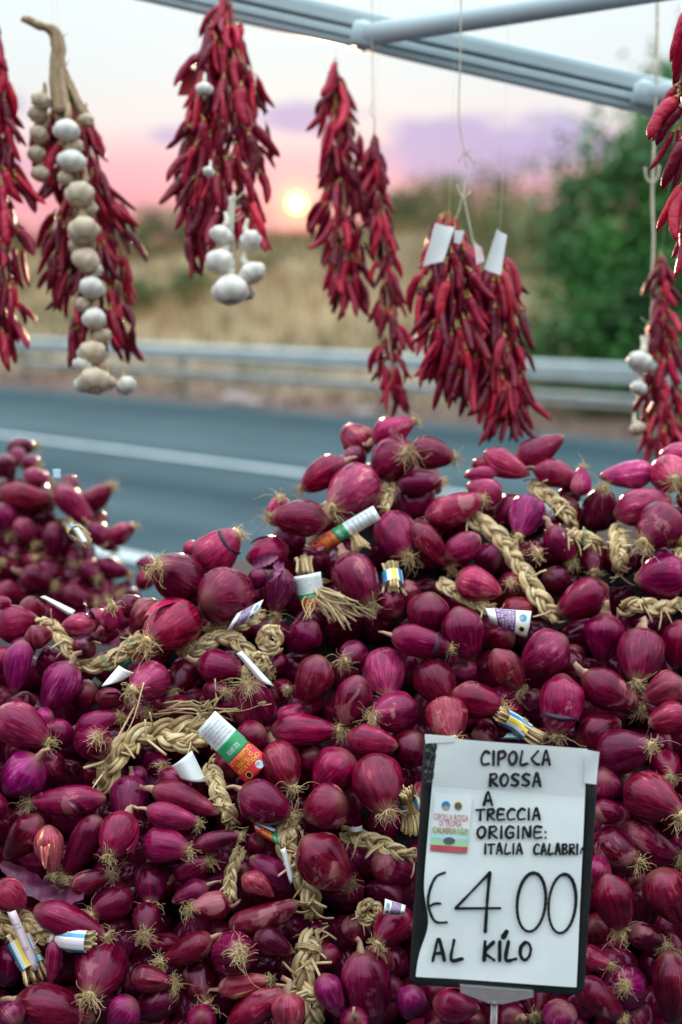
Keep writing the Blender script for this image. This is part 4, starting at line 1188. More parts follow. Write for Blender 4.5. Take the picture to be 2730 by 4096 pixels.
plain_paper(1, [(240, 318), (278, 318), (278, 360), (245, 360)], 'tiny white and blue label on top of the smaller heap', 'p_pale', .02)
def wrapped(pts, w, lab, bands=1, flare=1.25, wrap=(.25, .6), cols=('paper', 'p_blue', 'p_yellow'), **kw):
    root, c, fr, W = bundle('straw_bundle', pts, w, lab, rb, flare, **kw); t, u, wv = fr; o = np.array(root.location); n = len(c)
    i0, i1 = int(wrap[0] * n), int(wrap[1] * n); a = np.linspace(-.35, np.pi + .35, 16)
    for k, (m, aa, h) in enumerate(((cols[0], (-.4, 3.54), .56), (cols[1], (.3, 1.0), .575), (cols[2], (1.5, 2.0), .575), (cols[1], (2.2, 2.6), .575))):
        a = np.linspace(*aa, 12); v = np.array([[c[i] - o + (wv[i] * np.cos(x) + u[i] * np.sin(x)) * W * h for x in a] for i in range(i0, i1 + 1)])
        ob = MB().add(v.reshape(-1, 3), grid_faces(i1 - i0 + 1, 12)).build('paper_wrap' if k == 0 else 'print', M[m], root if k == 0 else wrap_o)
        if k == 0: wrap_o = ob
    for b in range(bands): ring_tie(root, c, fr, W, int(n * .55) - b, M['rubber'], .60, .0013, 3, .04)
wrapped([(2, 225, 745), (2, 235, 800), (2, 245, 890)], 92, 'tied straw end with a blue and yellow wrap below the peak', flare=1.5, wrap=(.3, .75), bands=0)
wrapped([(4, 715, 520), (4, 800, 565), (4, 860, 610), (4, 930, 655)], 74, 'slanting straw end in a blue wrap and rubber band above the price sign', wrap=(.2, .7))
wrapped([(4, 290, 870), (4, 310, 940), (6, 335, 100), (6, 340, 165)], 86, 'straw end in a blue and yellow wrap touching the price sign', wrap=(.15, .5), flare=1.4)
wrapped([(5, 70, 600), (5, 120, 700), (5, 155, 770), (5, 180, 840)], 96, 'straw end under the pink paper strip', wrap=(.2, .7), flare=1.35, lift=.010)
wrapped([(5, 230, 620), (5, 310, 640), (5, 380, 650), (5, 440, 652)], 82, 'cut straw end showing its stalks in a paper wrap', wrap=(.1, .8), flare=1.05, cols=('paper', 'p_blue', 'p_pink'))
wrapped([(1, 310, 560), (1, 350, 610), (1, 395, 655)], 70, 'straw end with a white wrap in the smaller heap by the road', wrap=(.3, .9), bands=0)
bundle('straw_bundle', [(2, 40, 600), (2, 70, 640), (2, 95, 690)], 78, 'loose straw tuft beneath the slanted label', rb, 1.7)
bundle('straw_bundle', [(1, 1395, 720), (1, 1400, 760), (1, 1405, 800)], 96, 'straw neck above the upright label', rb, 1.0)
# big loose skins
def skin_sheet(reg, pts, wid, lab, rng):
    ps = [S(reg, *q) for q in pts]; c = []
    for x, y in ps: c.append(P(x, y, front_depth(x, y) - .014))
    c, L = resample(c, 20); t, u, w = frames(c, -CAMZ); W = wid * KC / FPX * 1.8; v = []
    for i in range(20):
        pr = math.sin(math.pi * (i + .6) / 20.5) ** .5
        for j in range(9):
            k = j / 8 - .5; v.append(c[i] + w[i] * W * k * pr * (1 + .12 * math.sin(i * 2.1)) + u[i] * (W * .5 * (k * k) * 1.6 - W * .06 * math.sin(i * 1.3 + j)))
    o = MB().add(np.array(v), grid_faces(20, 9)).build('onion_skin', M['skin'], origin=c[0]); tag(o, lab, 'onion skin')
skin_sheet(5, [(10, 285), (90, 340), (180, 400), (260, 425), (390, 430)], 105, 'large curled violet piece of peeled skin lying on the bulbs', rb)
skin_sheet(1, [(395, 925), (405, 960), (440, 1005)], 48, 'red skin shred standing up behind the near bulbs', rb)
skin_sheet(3, [(700, 860), (660, 840), (730, 820)], 60, 'pale crumpled skin beside the foot of the arched braid', rb)
skin_sheet(3, [(350, 180), (400, 175), (455, 185)], 45, 'bright red skin shred near the green tied braid', rb)
skin_sheet(3, [(320, 920), (360, 950), (415, 980)], 40, 'cream coloured dry flake on a long bulb', rb)
skin_sheet(1, [(1160, 760), (1220, 735), (1275, 715)], 60, 'violet skin shred below the ridge', rb)
skin_sheet(1, [(1235, 830), (1270, 790), (1290, 750)], 55, 'pale violet skin flake below the ridge', rb)

# ------------------------------------------------------------------ price sign
SD = 1.675                                            # depth of the sign board
FONT = {
 'C': [[(.95, .12), (.6, 0), (.2, .25), (.05, .62), (.25, .97), (.9, .92)]], 'I': [[(.55, 0), (.45, 1)]],
 'P': [[(.15, .05), (.1, 1)], [(.12, .06), (.7, .02), (.92, .26), (.62, .5), (.14, .58)]],
 'O': [[(.5, .03), (.14, .28), (.08, .68), (.38, .98), (.78, .8), (.93, .38), (.7, .06), (.45, .05)]],
 'L': [[(.32, 0), (.12, .96), (.92, .92)]], 'l': [[(.85, 0), (.2, .48), (.16, .62), (.6, .92), (.98, .98)]],
 'A': [[(.08, 1), (.42, 0), (.58, .02), (.92, 1)], [(.2, .66), (.8, .62)]],
 'R': [[(.15, .04), (.1, 1)], [(.13, .06), (.72, .02), (.88, .24), (.62, .45), (.2, .52), (.92, .98)]],
 'S': [[(.9, .1), (.5, .02), (.15, .25), (.45, .48), (.85, .68), (.6, .95), (.08, .9)]],
 'T': [[(0, .08), (1, .03)], [(.5, .06), (.44, 1)]], 'E': [[(.9, .06), (.2, .05), (.1, .95), (.9, .95)], [(.16, .5), (.75, .48)]],
 'G': [[(.92, .12), (.5, 0), (.14, .3), (.1, .75), (.4, 1), (.85, .85), (.86, .55), (.55, .56)]],
 'N': [[(.08, 1), (.18, 0), (.8, .95), (.92, 0)]], 'K': [[(.2, 0), (.12, 1)], [(.9, .02), (.2, .55), (.92, .98)]],
 'B': [[(.12, .02), (.1, 1)], [(.12, .04), (.7, .05), (.75, .32), (.2, .48), (.85, .62), (.82, .9), (.1, .98)]],
}
def price_sign():
    bl = P(*S(6, 720, 1000), SD); root = empty('price_sign', bl, label='white handwritten price sign in a black frame stuck into the onions', cat='sign'); o = np.array(root.location)
    def pt(reg, x, y, h=0.0): return P(*S(reg, x, y), SD) - CAMZ * h - o          # h metres towards the viewer side
    TL, TR, BR_, BL = [np.array(S(*q)) for q in ((4, 383, 640), (4, 1186, 704), (6, 1116, 897), (6, 314, 848))]
    def rrect(inset, rad, n=6):
        c = (TL + TR + BR_ + BL) / 4; out = []
        for q, (p, nx, pv) in enumerate(((TL, TR, BL), (TR, BR_, TL), (BR_, BL, TR), (BL, TL, BR_))):
            e1 = (nx - p) / np.linalg.norm(nx - p); e2 = (pv - p) / np.linalg.norm(pv - p); b = p + (e1 + e2) * inset
            for k in range(n):
                a = k / (n - 1) * math.pi / 2; out.append(b + e2 * rad * (1 - math.sin(a)) + e1 * rad * (1 - math.cos(a)))
        return out
    def lift(ps, h): return np.array([P(x, y, SD) - CAMZ * h - o for x, y in ps])
    outer = rrect(0, 34); o2 = rrect(6, 30); inner = rrect(36, 18); n = len(outer)
    rings = [lift(outer, -.006), lift(outer, .0002), lift(o2, .0020), lift(rrect(30, 18), .0020), lift(inner, .0010)]
    f = grid_faces(5, n, True)
    MB().add(np.vstack(rings), f).build('frame', M['black'], root)
    MB().add(np.vstack([lift(inner, .0008), lift(outer, -.006)]), [tuple(range(n)), tuple(range(n, 2 * n))[::-1]]).build('backing', M['black'], root, smooth=False)
    # paper sheet, slightly bowed, top folded over the frame
    c4 = [np.array(S(*q)) for q in ((4, 436, 628), (4, 1128, 682), (6, 1078, 853), (6, 342, 806))]
    nu, nv = 24, 32; v = []
    for i in range(nu):
        for j in range(nv):
            u, w = i / (nu - 1), j / (nv - 1); p = (c4[0] * (1 - u) + c4[1] * u) * (1 - w) + (c4[3] * (1 - u) + c4[2] * u) * w
            edge = 0
            if u < .08: edge = .9 * (.08 - u) / .08 * math.exp(-((w - .78) / .10) ** 2); p = p + np.array((36 * edge, 0))
            h = .0046 + .0009 * math.sin(u * 5 + w * 3) + .0007 * math.sin(w * 11 + u * 4) + .0012 * math.exp(-((u - .05) / .08) ** 2) * math.sin(w * 14)
            v.append(P(p[0], p[1], SD) - CAMZ * h - o)
    MB().add(np.array(v), grid_faces(nu, nv)).build('paper', M['paper'], root)
    H = .0075
    v = []; c5 = [np.array(S(*q)) for q in ((4, 1118, 682), (4, 1183, 694), (4, 1168, 842), (4, 1112, 836))]
    for i in range(6):
        for j in range(8):
            u, w = i / 5, j / 7; p = (c5[0] * (1 - u) + c5[1] * u) * (1 - w) + (c5[3] * (1 - u) + c5[2] * u) * w; v.append(P(p[0], p[1], SD) - CAMZ * (.0070 + .0006 * math.sin(5 * w + 3 * u)) - o)
    MB().add(np.array(v), grid_faces(6, 8)).build('folded_edge', M['paper'], root)
    c5 = [np.array(S(*q)) for q in ((4, 383, 612), (4, 520, 622), (4, 520, 648), (4, 386, 655))]
    MB().add(np.array([P(p[0], p[1], SD) - CAMZ * .0072 - o for p in c5]), [(3, 2, 1, 0)]).build('folded_edge', M['paper'], root)
    # wet look plastic film over the top
    m, N, b, nt = new_mat('clear_film'); tr = N.new('ShaderNodeBsdfTransparent'); gl = N.new('ShaderNodeBsdfGlossy'); gl.inputs['Roughness'].default_value = .08
    mx = N.new('ShaderNodeMixShader'); mx.inputs[0].default_value = .12; nt.links.new(tr.outputs[0], mx.inputs[1]); nt.links.new(gl.outputs[0], mx.inputs[2]); nt.links.new(mx.outputs[0], nt.nodes['Material Output'].inputs[0])
    M['film'] = m; v = []; nu, nv = 90, 44; rl = random.Random(8); lines = [(rl.random(), rl.random(), rl.uniform(-.5, .9) if rl.random() < .7 else rl.uniform(0, 3.1), rl.uniform(.004, .014), rl.uniform(-.9, 1.0), rl.uniform(.1, .4)) for _ in range(30)]; c4 = [np.array(S(*q)) for q in ((4, 385, 612), (4, 1188, 684), (4, 1160, 905), (4, 375, 845))]; rr = np.random.RandomState(4)
    for i in range(nu):
        for j in range(nv):
            u, w = i / (nu - 1), j / (nv - 1); p = (c4[0] * (1 - u) + c4[1] * u) * (1 - w) + (c4[3] * (1 - u) + c4[2] * u) * w
            h = .0090 + .0003 * math.sin(u * 9 + w * 7) + .0003 * math.sin(w * 8 - u * 5)
            for (lx, ly, la, lw, lh, ll) in lines:
                dx, dy = u - lx, (w - ly) * .35; al = dx * math.cos(la) + dy * math.sin(la); ac = -dx * math.sin(la) + dy * math.cos(la)
                if abs(ac) < 3 * lw and abs(al) < ll: h += .0007 * lh * math.exp(-(ac / lw) ** 2) * (1 - abs(al) / ll)
            v.append(P(p[0], p[1], SD) - CAMZ * h - o)
    MB().add(np.array(v), grid_faces(nu, nv)).build('plastic_film', m, root)
    # black tape wound round the upper left corner
    v = []
    c4 = [np.array(S(*q)) for q in ((4, 390, 650), (4, 440, 655), (4, 420, 835), (4, 380, 832))]
    for i in range(7):
        for j in range(14):
            u, w = i / 6, j / 13; p = (c4[0] * (1 - u) + c4[1] * u) * (1 - w) + (c4[3] * (1 - u) + c4[2] * u) * w; v.append(P(p[0], p[1], SD) - CAMZ * (.0066 + .0008 * rr.normal()) - o)
    MB().add(np.array(v), grid_faces(7, 14)).build('tape', M['black'], root, smooth=False)
    # marker strokes: flat ribbons with round ends
    mb = MB()
    def stroke(px, w):
        q = np.array(px, float)
        if len(q) > 2:
            qq, _ = resample(np.c_[q, np.zeros(len(q))], max(8, len(q) * 6)); q = qq[:, :2]
        d = np.gradient(q, axis=0); d /= np.maximum(np.linalg.norm(d, axis=1, keepdims=True), 1e-6); nn = np.c_[-d[:, 1], d[:, 0]]
        w_ = w / 2 * (1 + .20 * np.sin(np.linspace(0, 4, len(q)) + q[0, 0] * .3) + .07 * np.sin(np.arange(len(q)) * 1.1))
        L, Rr = q + nn * w_[:, None], q - nn * w_[:, None]; k = len(q)
        v = np.array([P(x, y, SD) - CAMZ * H - o for x, y in np.vstack([L, Rr])])
        mb.add(v, [(i, i + 1, k + i + 1, k + i) for i in range(k - 1)])
        for e in (q[0], q[-1]):
            a = np.linspace(0, 2 * np.pi, 10, endpoint=False); mb.add(np.array([P(e[0] + w / 2 * math.cos(x), e[1] + w / 2 * math.sin(x), SD) - CAMZ * (H + .00012) - o for x in a]), [tuple(range(10))])
    def write(reg, s, x0, x1, y0, y1, w, gaps=.26, slope=0.0, ws=None):
        adv = [.35 if c == 'I' else (.55 if c == ' ' else 1.0) for c in s]; tot = sum(adv) + gaps * (len(s) - 1); k = (x1 - x0) / tot; x = x0
        for c, a in zip(s, adv):
            for st in FONT.get(c, []):
                stroke([S(reg, x + p[0] * a * k if c != 'I' else x + a * k * .5 + (p[0] - .5) * 8, y0 + p[1] * (y1 - y0) + slope * (x - x0)) for p in st], w)
            x += (a + gaps) * k
    write(4, 'CIPOLlA', 640, 958, 690, 752, 11); write(4, 'ROSSA', 678, 915, 793, 850, 11); write(4, 'A', 650, 695, 880, 936, 11)
    write(4, 'TRECCIA', 620, 912, 955, 1005, 10, slope=-.01); write(6, 'ORIGINE', 622, 922, 115, 168, 10)
    for y in (140, 166): stroke([S(6, 935, y), S(6, 936, y + 2)], 9)
    write(6, 'ITALIA', 655, 830, 195, 240, 9); write(6, 'CALABRI', 882, 1085, 196, 242, 9); stroke([S(6, 1104, 212), S(6, 1096, 238)], 7)
    def st6(pts, w): stroke([S(6, *p) for p in pts], w)
    st6([(475, 326), (435, 345), (408, 400), (398, 460), (410, 515), (435, 552), (484, 554)], 10); st6([(402, 482), (430, 468), (455, 468)], 9)
    st6([(680, 327), (600, 410), (525, 488)], 12); st6([(525, 490), (728, 489)], 11); st6([(680, 327), (668, 470), (660, 596)], 15); st6([(757, 597), (742, 622)], 20)
    def oval(x0, x1, y0, y1, lean, w):
        a = np.linspace(-1.7, 4.75, 26); st6([((x0 + x1) / 2 + (x1 - x0) / 2 * math.cos(q) - lean * math.sin(q), (y0 + y1) / 2 + (y1 - y0) / 2 * math.sin(q)) for q in a], w)
    oval(806, 936, 328, 596, 10, 14); oval(950, 1074, 334, 603, 10, 13)
    write(6, 'AL', 415, 560, 636, 728, 14, .3); write(6, 'KILO', 648, 872, 642, 728, 14, .22)
    mb.build('handwriting', M['ink'], root, smooth=False)
    # printed card at the side
    CARD = []
    def quad(reg, cs, m, h, name='print'): MB().add(np.array([pt(*q, h) for q in cs]), [(3, 2, 1, 0)]).build(name, m, root if name == 'printed_card' else CARD[0], smooth=False) if name != 'printed_card' else CARD.insert(0, MB().add(np.array([pt(*q, h) for q in cs]), [(3, 2, 1, 0)]).build(name, m, root, smooth=False))
    card = quad(6, [(4, 430, 885), (4, 602, 902), (6, 576, 238), (6, 407, 226)], M['paper'], .0066, 'printed_card')
    quad(6, [(6, 415, 120), (6, 587, 130), (6, 580, 210), (6, 409, 198)], M['p_lime'], .0070); quad(6, [(6, 409, 198), (6, 580, 210), (6, 576, 238), (6, 407, 226)], M['p_rose'], .0070)
    quad(6, [(6, 414, 150), (6, 585, 160), (6, 583, 178), (6, 412, 168)], M['p_pale'], .0072)
    def txt(s, x0, x1, y0, y1, m, sl=.06):
        q, f = text_geo(s); v = np.array([pt(6, x0 + (x1 - x0) * a, y1 + (y0 - y1) * e + sl * (x1 - x0) * a, H) for a, e in q]); MB().add(v, f).build('lettering', m, CARD[0], smooth=False)
    txt('CIPOLLA ROSSA', 425, 583, 54, 84, M['p_rose']); txt('DI TROPEA', 450, 552, 86, 112, M['p_rose']); txt('CALABRIA I.G.P', 421, 578, 114, 144, M['p_rose'])
    def disc(reg, x, y, rx, ry, m, h, name='emblem'):
        a = np.linspace(0, 2 * np.pi, 20, endpoint=False); MB().add(np.array([pt(reg, x + rx * math.cos(q), y + ry * math.sin(q), h) for q in a]), [tuple(range(20))[::-1]]).build(name, m, CARD[0], smooth=False)
    disc(4, 480, 939, 20, 21, M['p_blue'], .0070); disc(4, 481, 950, 15, 9, M['rubber'], .0074); disc(4, 536, 941, 20, 21, M['p_yellow'], .0070); disc(4, 536, 941, 16, 17, M['ink_soft'], .0074)
    disc(6, 495, 181, 27, 17, M['ink_soft'], .0076)
    # clear plastic clip and stem
    m = mat('clear_plastic', (.80, .78, .78), rough=.12, spec=.6, trans=.75); M['clear'] = m
    mb = MB(); prof = [(545, 842), (880, 868), (880, 893), (760, 920), (735, 925), (672, 920), (545, 872)]
    k = len(prof); v = np.array([pt(6, x, y, h) for h in (.010, -.012) for x, y in prof])
    mb.add(v, grid_faces(2, k, True) + [tuple(range(k))[::-1], tuple(range(k, 2 * k))]); mb.build('clip', m, root, smooth=False)
    mb = MB(); a, e = pt(6, 705, 915), pt(6, 695, 1250); tube(mb, [a, (a + e) / 2, e], .0043, 10); mb.build('stem', m, root)
price_sign()

# ------------------------------------------------------------------ awning frame overhead
def awning():
    d0, d1 = 2.62, 2.66
    A, B = PV(-420, -214, d0), PV(2100, 356, d1)
    root = empty('awning_frame', A, label='white painted awning bar with folding arms above the stall', cat='awning frame'); o = A.copy()
    ax = (B - A) / np.linalg.norm(B - A); fwd = np.cross(ax, (0, 0, 1.0)); fwd /= np.linalg.norm(fwd)
    if fwd[1] > 0: fwd = -fwd                                   # towards the viewer side
    up = np.cross(fwd, ax); up = up if up[2] > 0 else -up
    mm = .001
    prof = [(-20, 33), (10, 33), (18, 30), (20, 22), (20, 4), (14, 1), (14, -4), (20, -7), (24, -9), (24, -18), (16, -20), (16, -23), (24, -25), (22, -33), (0, -35), (-20, -33)]
    v = np.vstack([[p - o + fwd * a * mm + up * e * mm for a, e in prof] for p in (A, B)]); n = len(prof)
    MB().add(v, grid_faces(2, n, True) + [tuple(range(n))[::-1], tuple(range(n, 2 * n))]).build('front_bar', M['metal'], root, smooth=False)
    for e, m in ((-21.5, 'metal_dark'), (-1.5, 'metal_dark')):
        mb = MB(); tube(mb, [A - o + fwd * .0145 + up * e * mm, B - o + fwd * .0145 + up * e * mm], .0018, 6); mb.build('seal', M[m], root)
    def arm(p0, p1, r, collar):
        mb = MB(); tube(mb, [p0 - o, p0 + (p1 - p0) * .5 - o, p1 - o], r, 20); mb.build('arm', M['tube'], root)
        t = (p1 - p0) / np.linalg.norm(p1 - p0)
        mb = MB(); c = p0 - o; R3 = Matrix((ax, fwd, up)).transposed(); box(mb, c + fwd * .004, (.045, .034, .044), R3, bev=.006); tube(mb, [c - up * .027, c + up * .027], .010, 14)
        mb.build('hinge', M['metal'], root)
    arm(PV(836, 82, 2.585), PV(1640, -45, 2.30), .0205, .16)
    arm(PV(1482, 218, 2.60), PV(2300, 160, 2.45), .0205, .25)
    # legs out of the picture that carry the bar
    for e in (A, B):
        mb = MB(); box(mb, np.array((e[0], e[1], e[2] / 2 - .02)) - o, (.05, .05, e[2] - .03)); mb.build('leg', M['metal'], root, smooth=False)
    wr = empty('unseen_shade_wall', (0, -1.35, 0), label='unseen ribbed stall wall behind the viewpoint, added to shade the heap', cat='wall')  # unseen wall, added to block frontal sky and deepen heap shade
    mb = MB(); box(mb, (0, 0, 1.35), (7.6, .06, 2.7)); mb.build('panel', M['wall'], wr, smooth=False)
    for k in range(20):
        mb = MB(); box(mb, (-3.61 + k * .38, .045, 1.35), (.07, .03, 2.6), bev=.008); mb.build('rib', M['wall'], wr, smooth=False)
    mb = MB(); tube(mb, [(-3.8, .12, 2.62), (3.8, .12, 2.62)], .075, 18); mb.build('rolled_cover', M['wall'], wr)
    # thin rail above the picture carrying the strings
    hz = 2.32; r2 = empty('hanging_rail', (-1.6, 2.42, 0), label='thin steel rail over the stall from which the strings hang', cat='rail'); o2 = np.array((-1.6, 2.42, 0))
    mb = MB(); tube(mb, [np.array((-1.6, 2.42, hz)) - o2, np.array((1.7, 2.42, hz)) - o2], .012, 12); mb.build('bar', M['metal'], r2)
    for x in (-1.6, 1.7):
        mb = MB(); tube(mb, [np.array((x, 2.42, 0)) - o2, np.array((x, 2.42, hz)) - o2], .016, 12); mb.build('leg', M['metal'], r2)
awning()
RAIL_Z, RAIL_Y = 2.32, 2.42

# ------------------------------------------------------------------ hanging chillies and garlic
CH = []
def chilli_meshes():
    for k in range(8):
        rng = random.Random(k); mb = MB(); n = 11; t = np.linspace(0, 1, n); bend = rng.uniform(-.35, .35); b2 = rng.uniform(-.12, .12)
        pts = np.stack([bend * t ** 2 * .6, b2 * np.sin(3 * t), -t], 1)
        r = .105 * np.interp(t, [0, .06, .2, .5, .8, .95, 1], [.4, .85, 1, .95, .74, .42, .12]) * (1 + .06 * np.sin(t * 11 + k) + .03 * np.sin(t * 23 + 2 * k))
        tube(mb, pts, r, 8, 0, flat=rng.uniform(.55, .85)); q, _ = resample([(0, 0, -.02), (.01, 0, .08), (rng.uniform(-.05, .05), 0, .17)], 5)
        tube(mb, q, [.06, .035, .018, .015, .016], 6, 1); CH.append(mb.mesh('chilli', [M['chilli'], M['chilli_stem']]))
chilli_meshes()
GM = {}
def garlic_mesh(key, m):
    th = np.linspace(0, np.pi, 15); ph = np.linspace(0, 2 * np.pi, 28, endpoint=False); T, H = np.meshgrid(th, ph, indexing='ij')
    lob = .80 + .30 * np.abs(np.sin(3.5 * H + .4)) ** .6 * np.sin(T) ** .6 - .07 * np.sin(2 * H + 1)
    r = np.sin(T) * lob; z = np.cos(T) * .78; z = np.where(T < .9, z + .55 * (1 - T / .9) ** 1.6, z); r = np.where(T < .45, r * .72, r); z = np.where(T > 2.8, z + .10, z)
    v = np.stack([r * np.cos(H), r * np.sin(H), z], -1).reshape(-1, 3); mb = MB().add(v, grid_faces(15, 28, True), 0)
    rng = random.Random(3)
    for _ in range(16):
        a = rng.uniform(0, 6.28); s = np.array((.16 * math.cos(a), .16 * math.sin(a), -.66)); tube(mb, [s, s + np.array((.06 * math.cos(a), .06 * math.sin(a), -.10)), s + np.array((rng.uniform(-.1, .1), rng.uniform(-.1, .1), -.2))], .014, 3, 1, cap=False)
    GM[key] = mb.mesh('garlic', [m, M['root']])
garlic_mesh('new', M['garlic']); garlic_mesh('old', M['garlic_old'])
def put(parent, name, me, loc, axis_down, scale, spin, origin, color=None):
    """a copy of a shared mesh whose -z points along axis_down"""
    ob = bpy.data.objects.new(name, me); link(ob, parent); q = (-Vector(axis_down)).to_track_quat('Z', 'Y').to_matrix() @ Matrix.Rotation(spin, 3, 'Z')
    ob.matrix_basis = Matrix.Translation(Vector(np.asarray(loc) - origin)) @ q.to_4x4() @ Matrix.Diagonal((*scale, 1))
    if color: ob.color = color
    return ob
def hang_string(root, origin, top, r=.00022, m='nylon', to=None):
    mb = MB(); e = np.array((top[0] + .004, RAIL_Y, RAIL_Z)) if to is None else np.asarray(to)
    mid = (top + e) / 2 + np.array((.004, 0, 0)); tube(mb, resample([top - np.array((0, 0, .03)), mid, e], 12)[0] - origin, r, 5)
    a = np.linspace(0, 2 * np.pi, 14)
    if to is None: tube(mb, np.stack([0 * a + e[0], e[1] + .0135 * np.cos(a), e[2] + .0135 * np.sin(a)], 1) - origin, r, 5)
    mb.build('string', M[m], root)
BUN = {}
def bunch(path, depth, prof, n, label, seed, length=(.042, .076), spread=1.15, dark=1.0, string=True, stem_show=.3, wid=(.85, 1.55), to=None, tscale=1.0):
    """chillies threaded on a string; path in view pixels top to bottom, prof half width in view pixels"""
    rng = random.Random(seed); pts = np.array([PV(x, y, depth) for x, y in path]); c, L = resample(pts, 60); org = c[0].copy()
    root = empty('chilli_string', org, label=label, cat='chilli string', group='chilli strings hanging over the stall')
    pw = np.array(prof, float) * V / FPX * depth
    for i in range(n):
        t = (i + rng.random()) / n; idx = t * 59; p = np.array([np.interp(idx, range(60), c[:, k]) for k in range(3)])
        hw = np.interp(t, np.linspace(0, 1, len(pw)), pw); a = rng.uniform(0, 6.28); Lc = rng.uniform(*length)
        rad = np.array((math.cos(a), math.sin(a) * .8, 0)); rr = math.sqrt(rng.random())
        off = max(0.0, hw - .012) * rr; pos = p + rad * off + np.array((0, 0, Lc * .35))
        ax = rad * rng.uniform(.05, .75) * spread * rr + np.array((rng.gauss(0, .16), rng.gauss(0, .16), -1.0)); ax /= np.linalg.norm(ax)
        w = Lc * rng.uniform(*wid); cl = rng.uniform(.8, 1.2) * dark
        put(root, 'chilli', CH[rng.randrange(8)], pos, ax, (w, w, Lc), rng.uniform(0, 6.28), org, (cl, cl * tscale, cl * tscale, 1))
    mb = MB(); tube(mb, c[::3] - org, .0016, 5); mb.build('thread', M['string'], root)
    if string: hang_string(root, org, c[0], to=to)
    BUN[seed] = root
    return root, c
bunch([(-5, 95), (0, 400), (8, 800)], 2.45, [18, 34, 42, 62, 70, 60, 40], 150, 'long string of dark red chillies hanging beyond the garlic plait', 1)
bunch([(150, 250), (190, 520), (235, 800)], 2.52, [40, 82, 100, 105, 112, 105, 92], 250, 'wide bundle of dark dried chillies behind a garlic plait', 2, dark=.85, string=True)
bunch([(520, 25), (520, 300), (530, 540)], 2.50, [22, 62, 100, 112, 118, 105, 88], 235, 'thick bright red chilli bunch hanging from the awning bar', 3, to=PV(522, -20, 2.60))
bunch([(455, 240), (450, 420), (445, 600)], 2.53, [25, 38, 46, 48, 40, 30], 70, 'narrow chilli tail hanging behind the bunch on the awning bar', 4)
bunch([(770, 175), (790, 420), (795, 690)], 2.60, [14, 42, 62, 70, 72, 66, 34], 170, 'pointed chilli bunch hanging next to the setting sun', 5)
bunch([(860, 330), (885, 600), (905, 925)], 2.56, [14, 28, 32, 34, 40, 46, 36], 110, 'long thin chilli string beside the pointed bunch', 6, length=(.04, .06))
bunch([(1030, 520), (1035, 740), (1060, 900)], 2.42, [28, 62, 78, 84, 82, 70, 45], 190, 'tall half of the double chilli bunch with white tags', 7, dark=.95)
bunch([(1145, 620), (1140, 800), (1165, 980)], 2.44, [28, 62, 78, 80, 74, 66, 40], 180, 'short half of the double chilli bunch with white tags', 8, dark=.8)
bunch([(1515, 610), (1525, 820), (1515, 1040)], 2.58, [20, 34, 40, 52, 58, 50], 130, 'chilli string hanging on a pale cord above the ridge', 9, length=(.038, .058))
r, c = bunch([(1580, 60), (1585, 300), (1582, 560)], 2.0, [26, 50, 64, 60, 44], 46, 'large glossy fresh red chillies hanging under the awning hinge', 10, length=(.06, .085), spread=1.4, dark=.9)
def stalk(root, org, px, depth, r0, r1, m, n=10, seed=1, fray=6):
    rng = random.Random(seed); c, L = resample([PV(x, y, depth) for x, y in px], 24); mb = MB()
    for k in range(n):
        a = rng.uniform(0, 6.28); q = math.sqrt(rng.random()); rr = np.linspace(r0, r1, 24) * q
        pts = c + np.outer(rr * math.cos(a + k * .1), (1, 0, 0)) + np.outer(rr * math.sin(a), (0, 1, 0)) + np.array([[rng.gauss(0, .0006) for _ in range(3)] for _ in range(24)])
        tube(mb, pts - org, np.linspace(r0, r1, 24) * .42, 5)
    for _ in range(fray):
        i = rng.randrange(24); s = c[i] - org; d = np.array((rng.choice((-1, 1)) * rng.uniform(.4, 1), rng.gauss(0, .4), rng.uniform(-.2, .9))); tube(mb, [s, s + d * .012, s + d * .024 + np.array((0, 0, .004))], [.0016, .0012, .0004], 4)
    mb.build('stalk', m, root)
def garlic_plait(label, depth, bulbs, stalks, m_stalk, seed, key='old', string=None):
    rng = random.Random(seed); org = PV(*bulbs[0][:2], depth); root = empty('garlic_plait', org, label=label, cat='garlic', group='garlic plaits')
    for (x, y, w, kk, dd, tilt) in bulbs:
        r = w * .52 * V / FPX * depth; p = PV(x, y, depth + dd); tilt += rng.uniform(-.3, .3); ax = np.array((math.sin(tilt), -rng.uniform(.3, 1.0), -math.cos(tilt))); ax /= np.linalg.norm(ax)
        gb = put(root, 'garlic_bulb', GM[kk], p, ax, (r, r, r * rng.uniform(.95, 1.12)), rng.uniform(0, 6.28), org)
        mb = MB(); s = p - ax * r * .9; tube(mb, resample([s, s - ax * r * .6, s + np.array((0, .012, r * 1.3))], 6)[0] - org, np.linspace(.35, .16, 6) * r, 6); mb.build('stem', m_stalk, root)
    for i, (px, r0, r1, n) in enumerate(stalks): stalk(root, org, px, depth + .03, r0, r1, m_stalk, n, seed + i)
    if string is not None: hang_string(root, org, PV(*string, depth + .02))
    return root
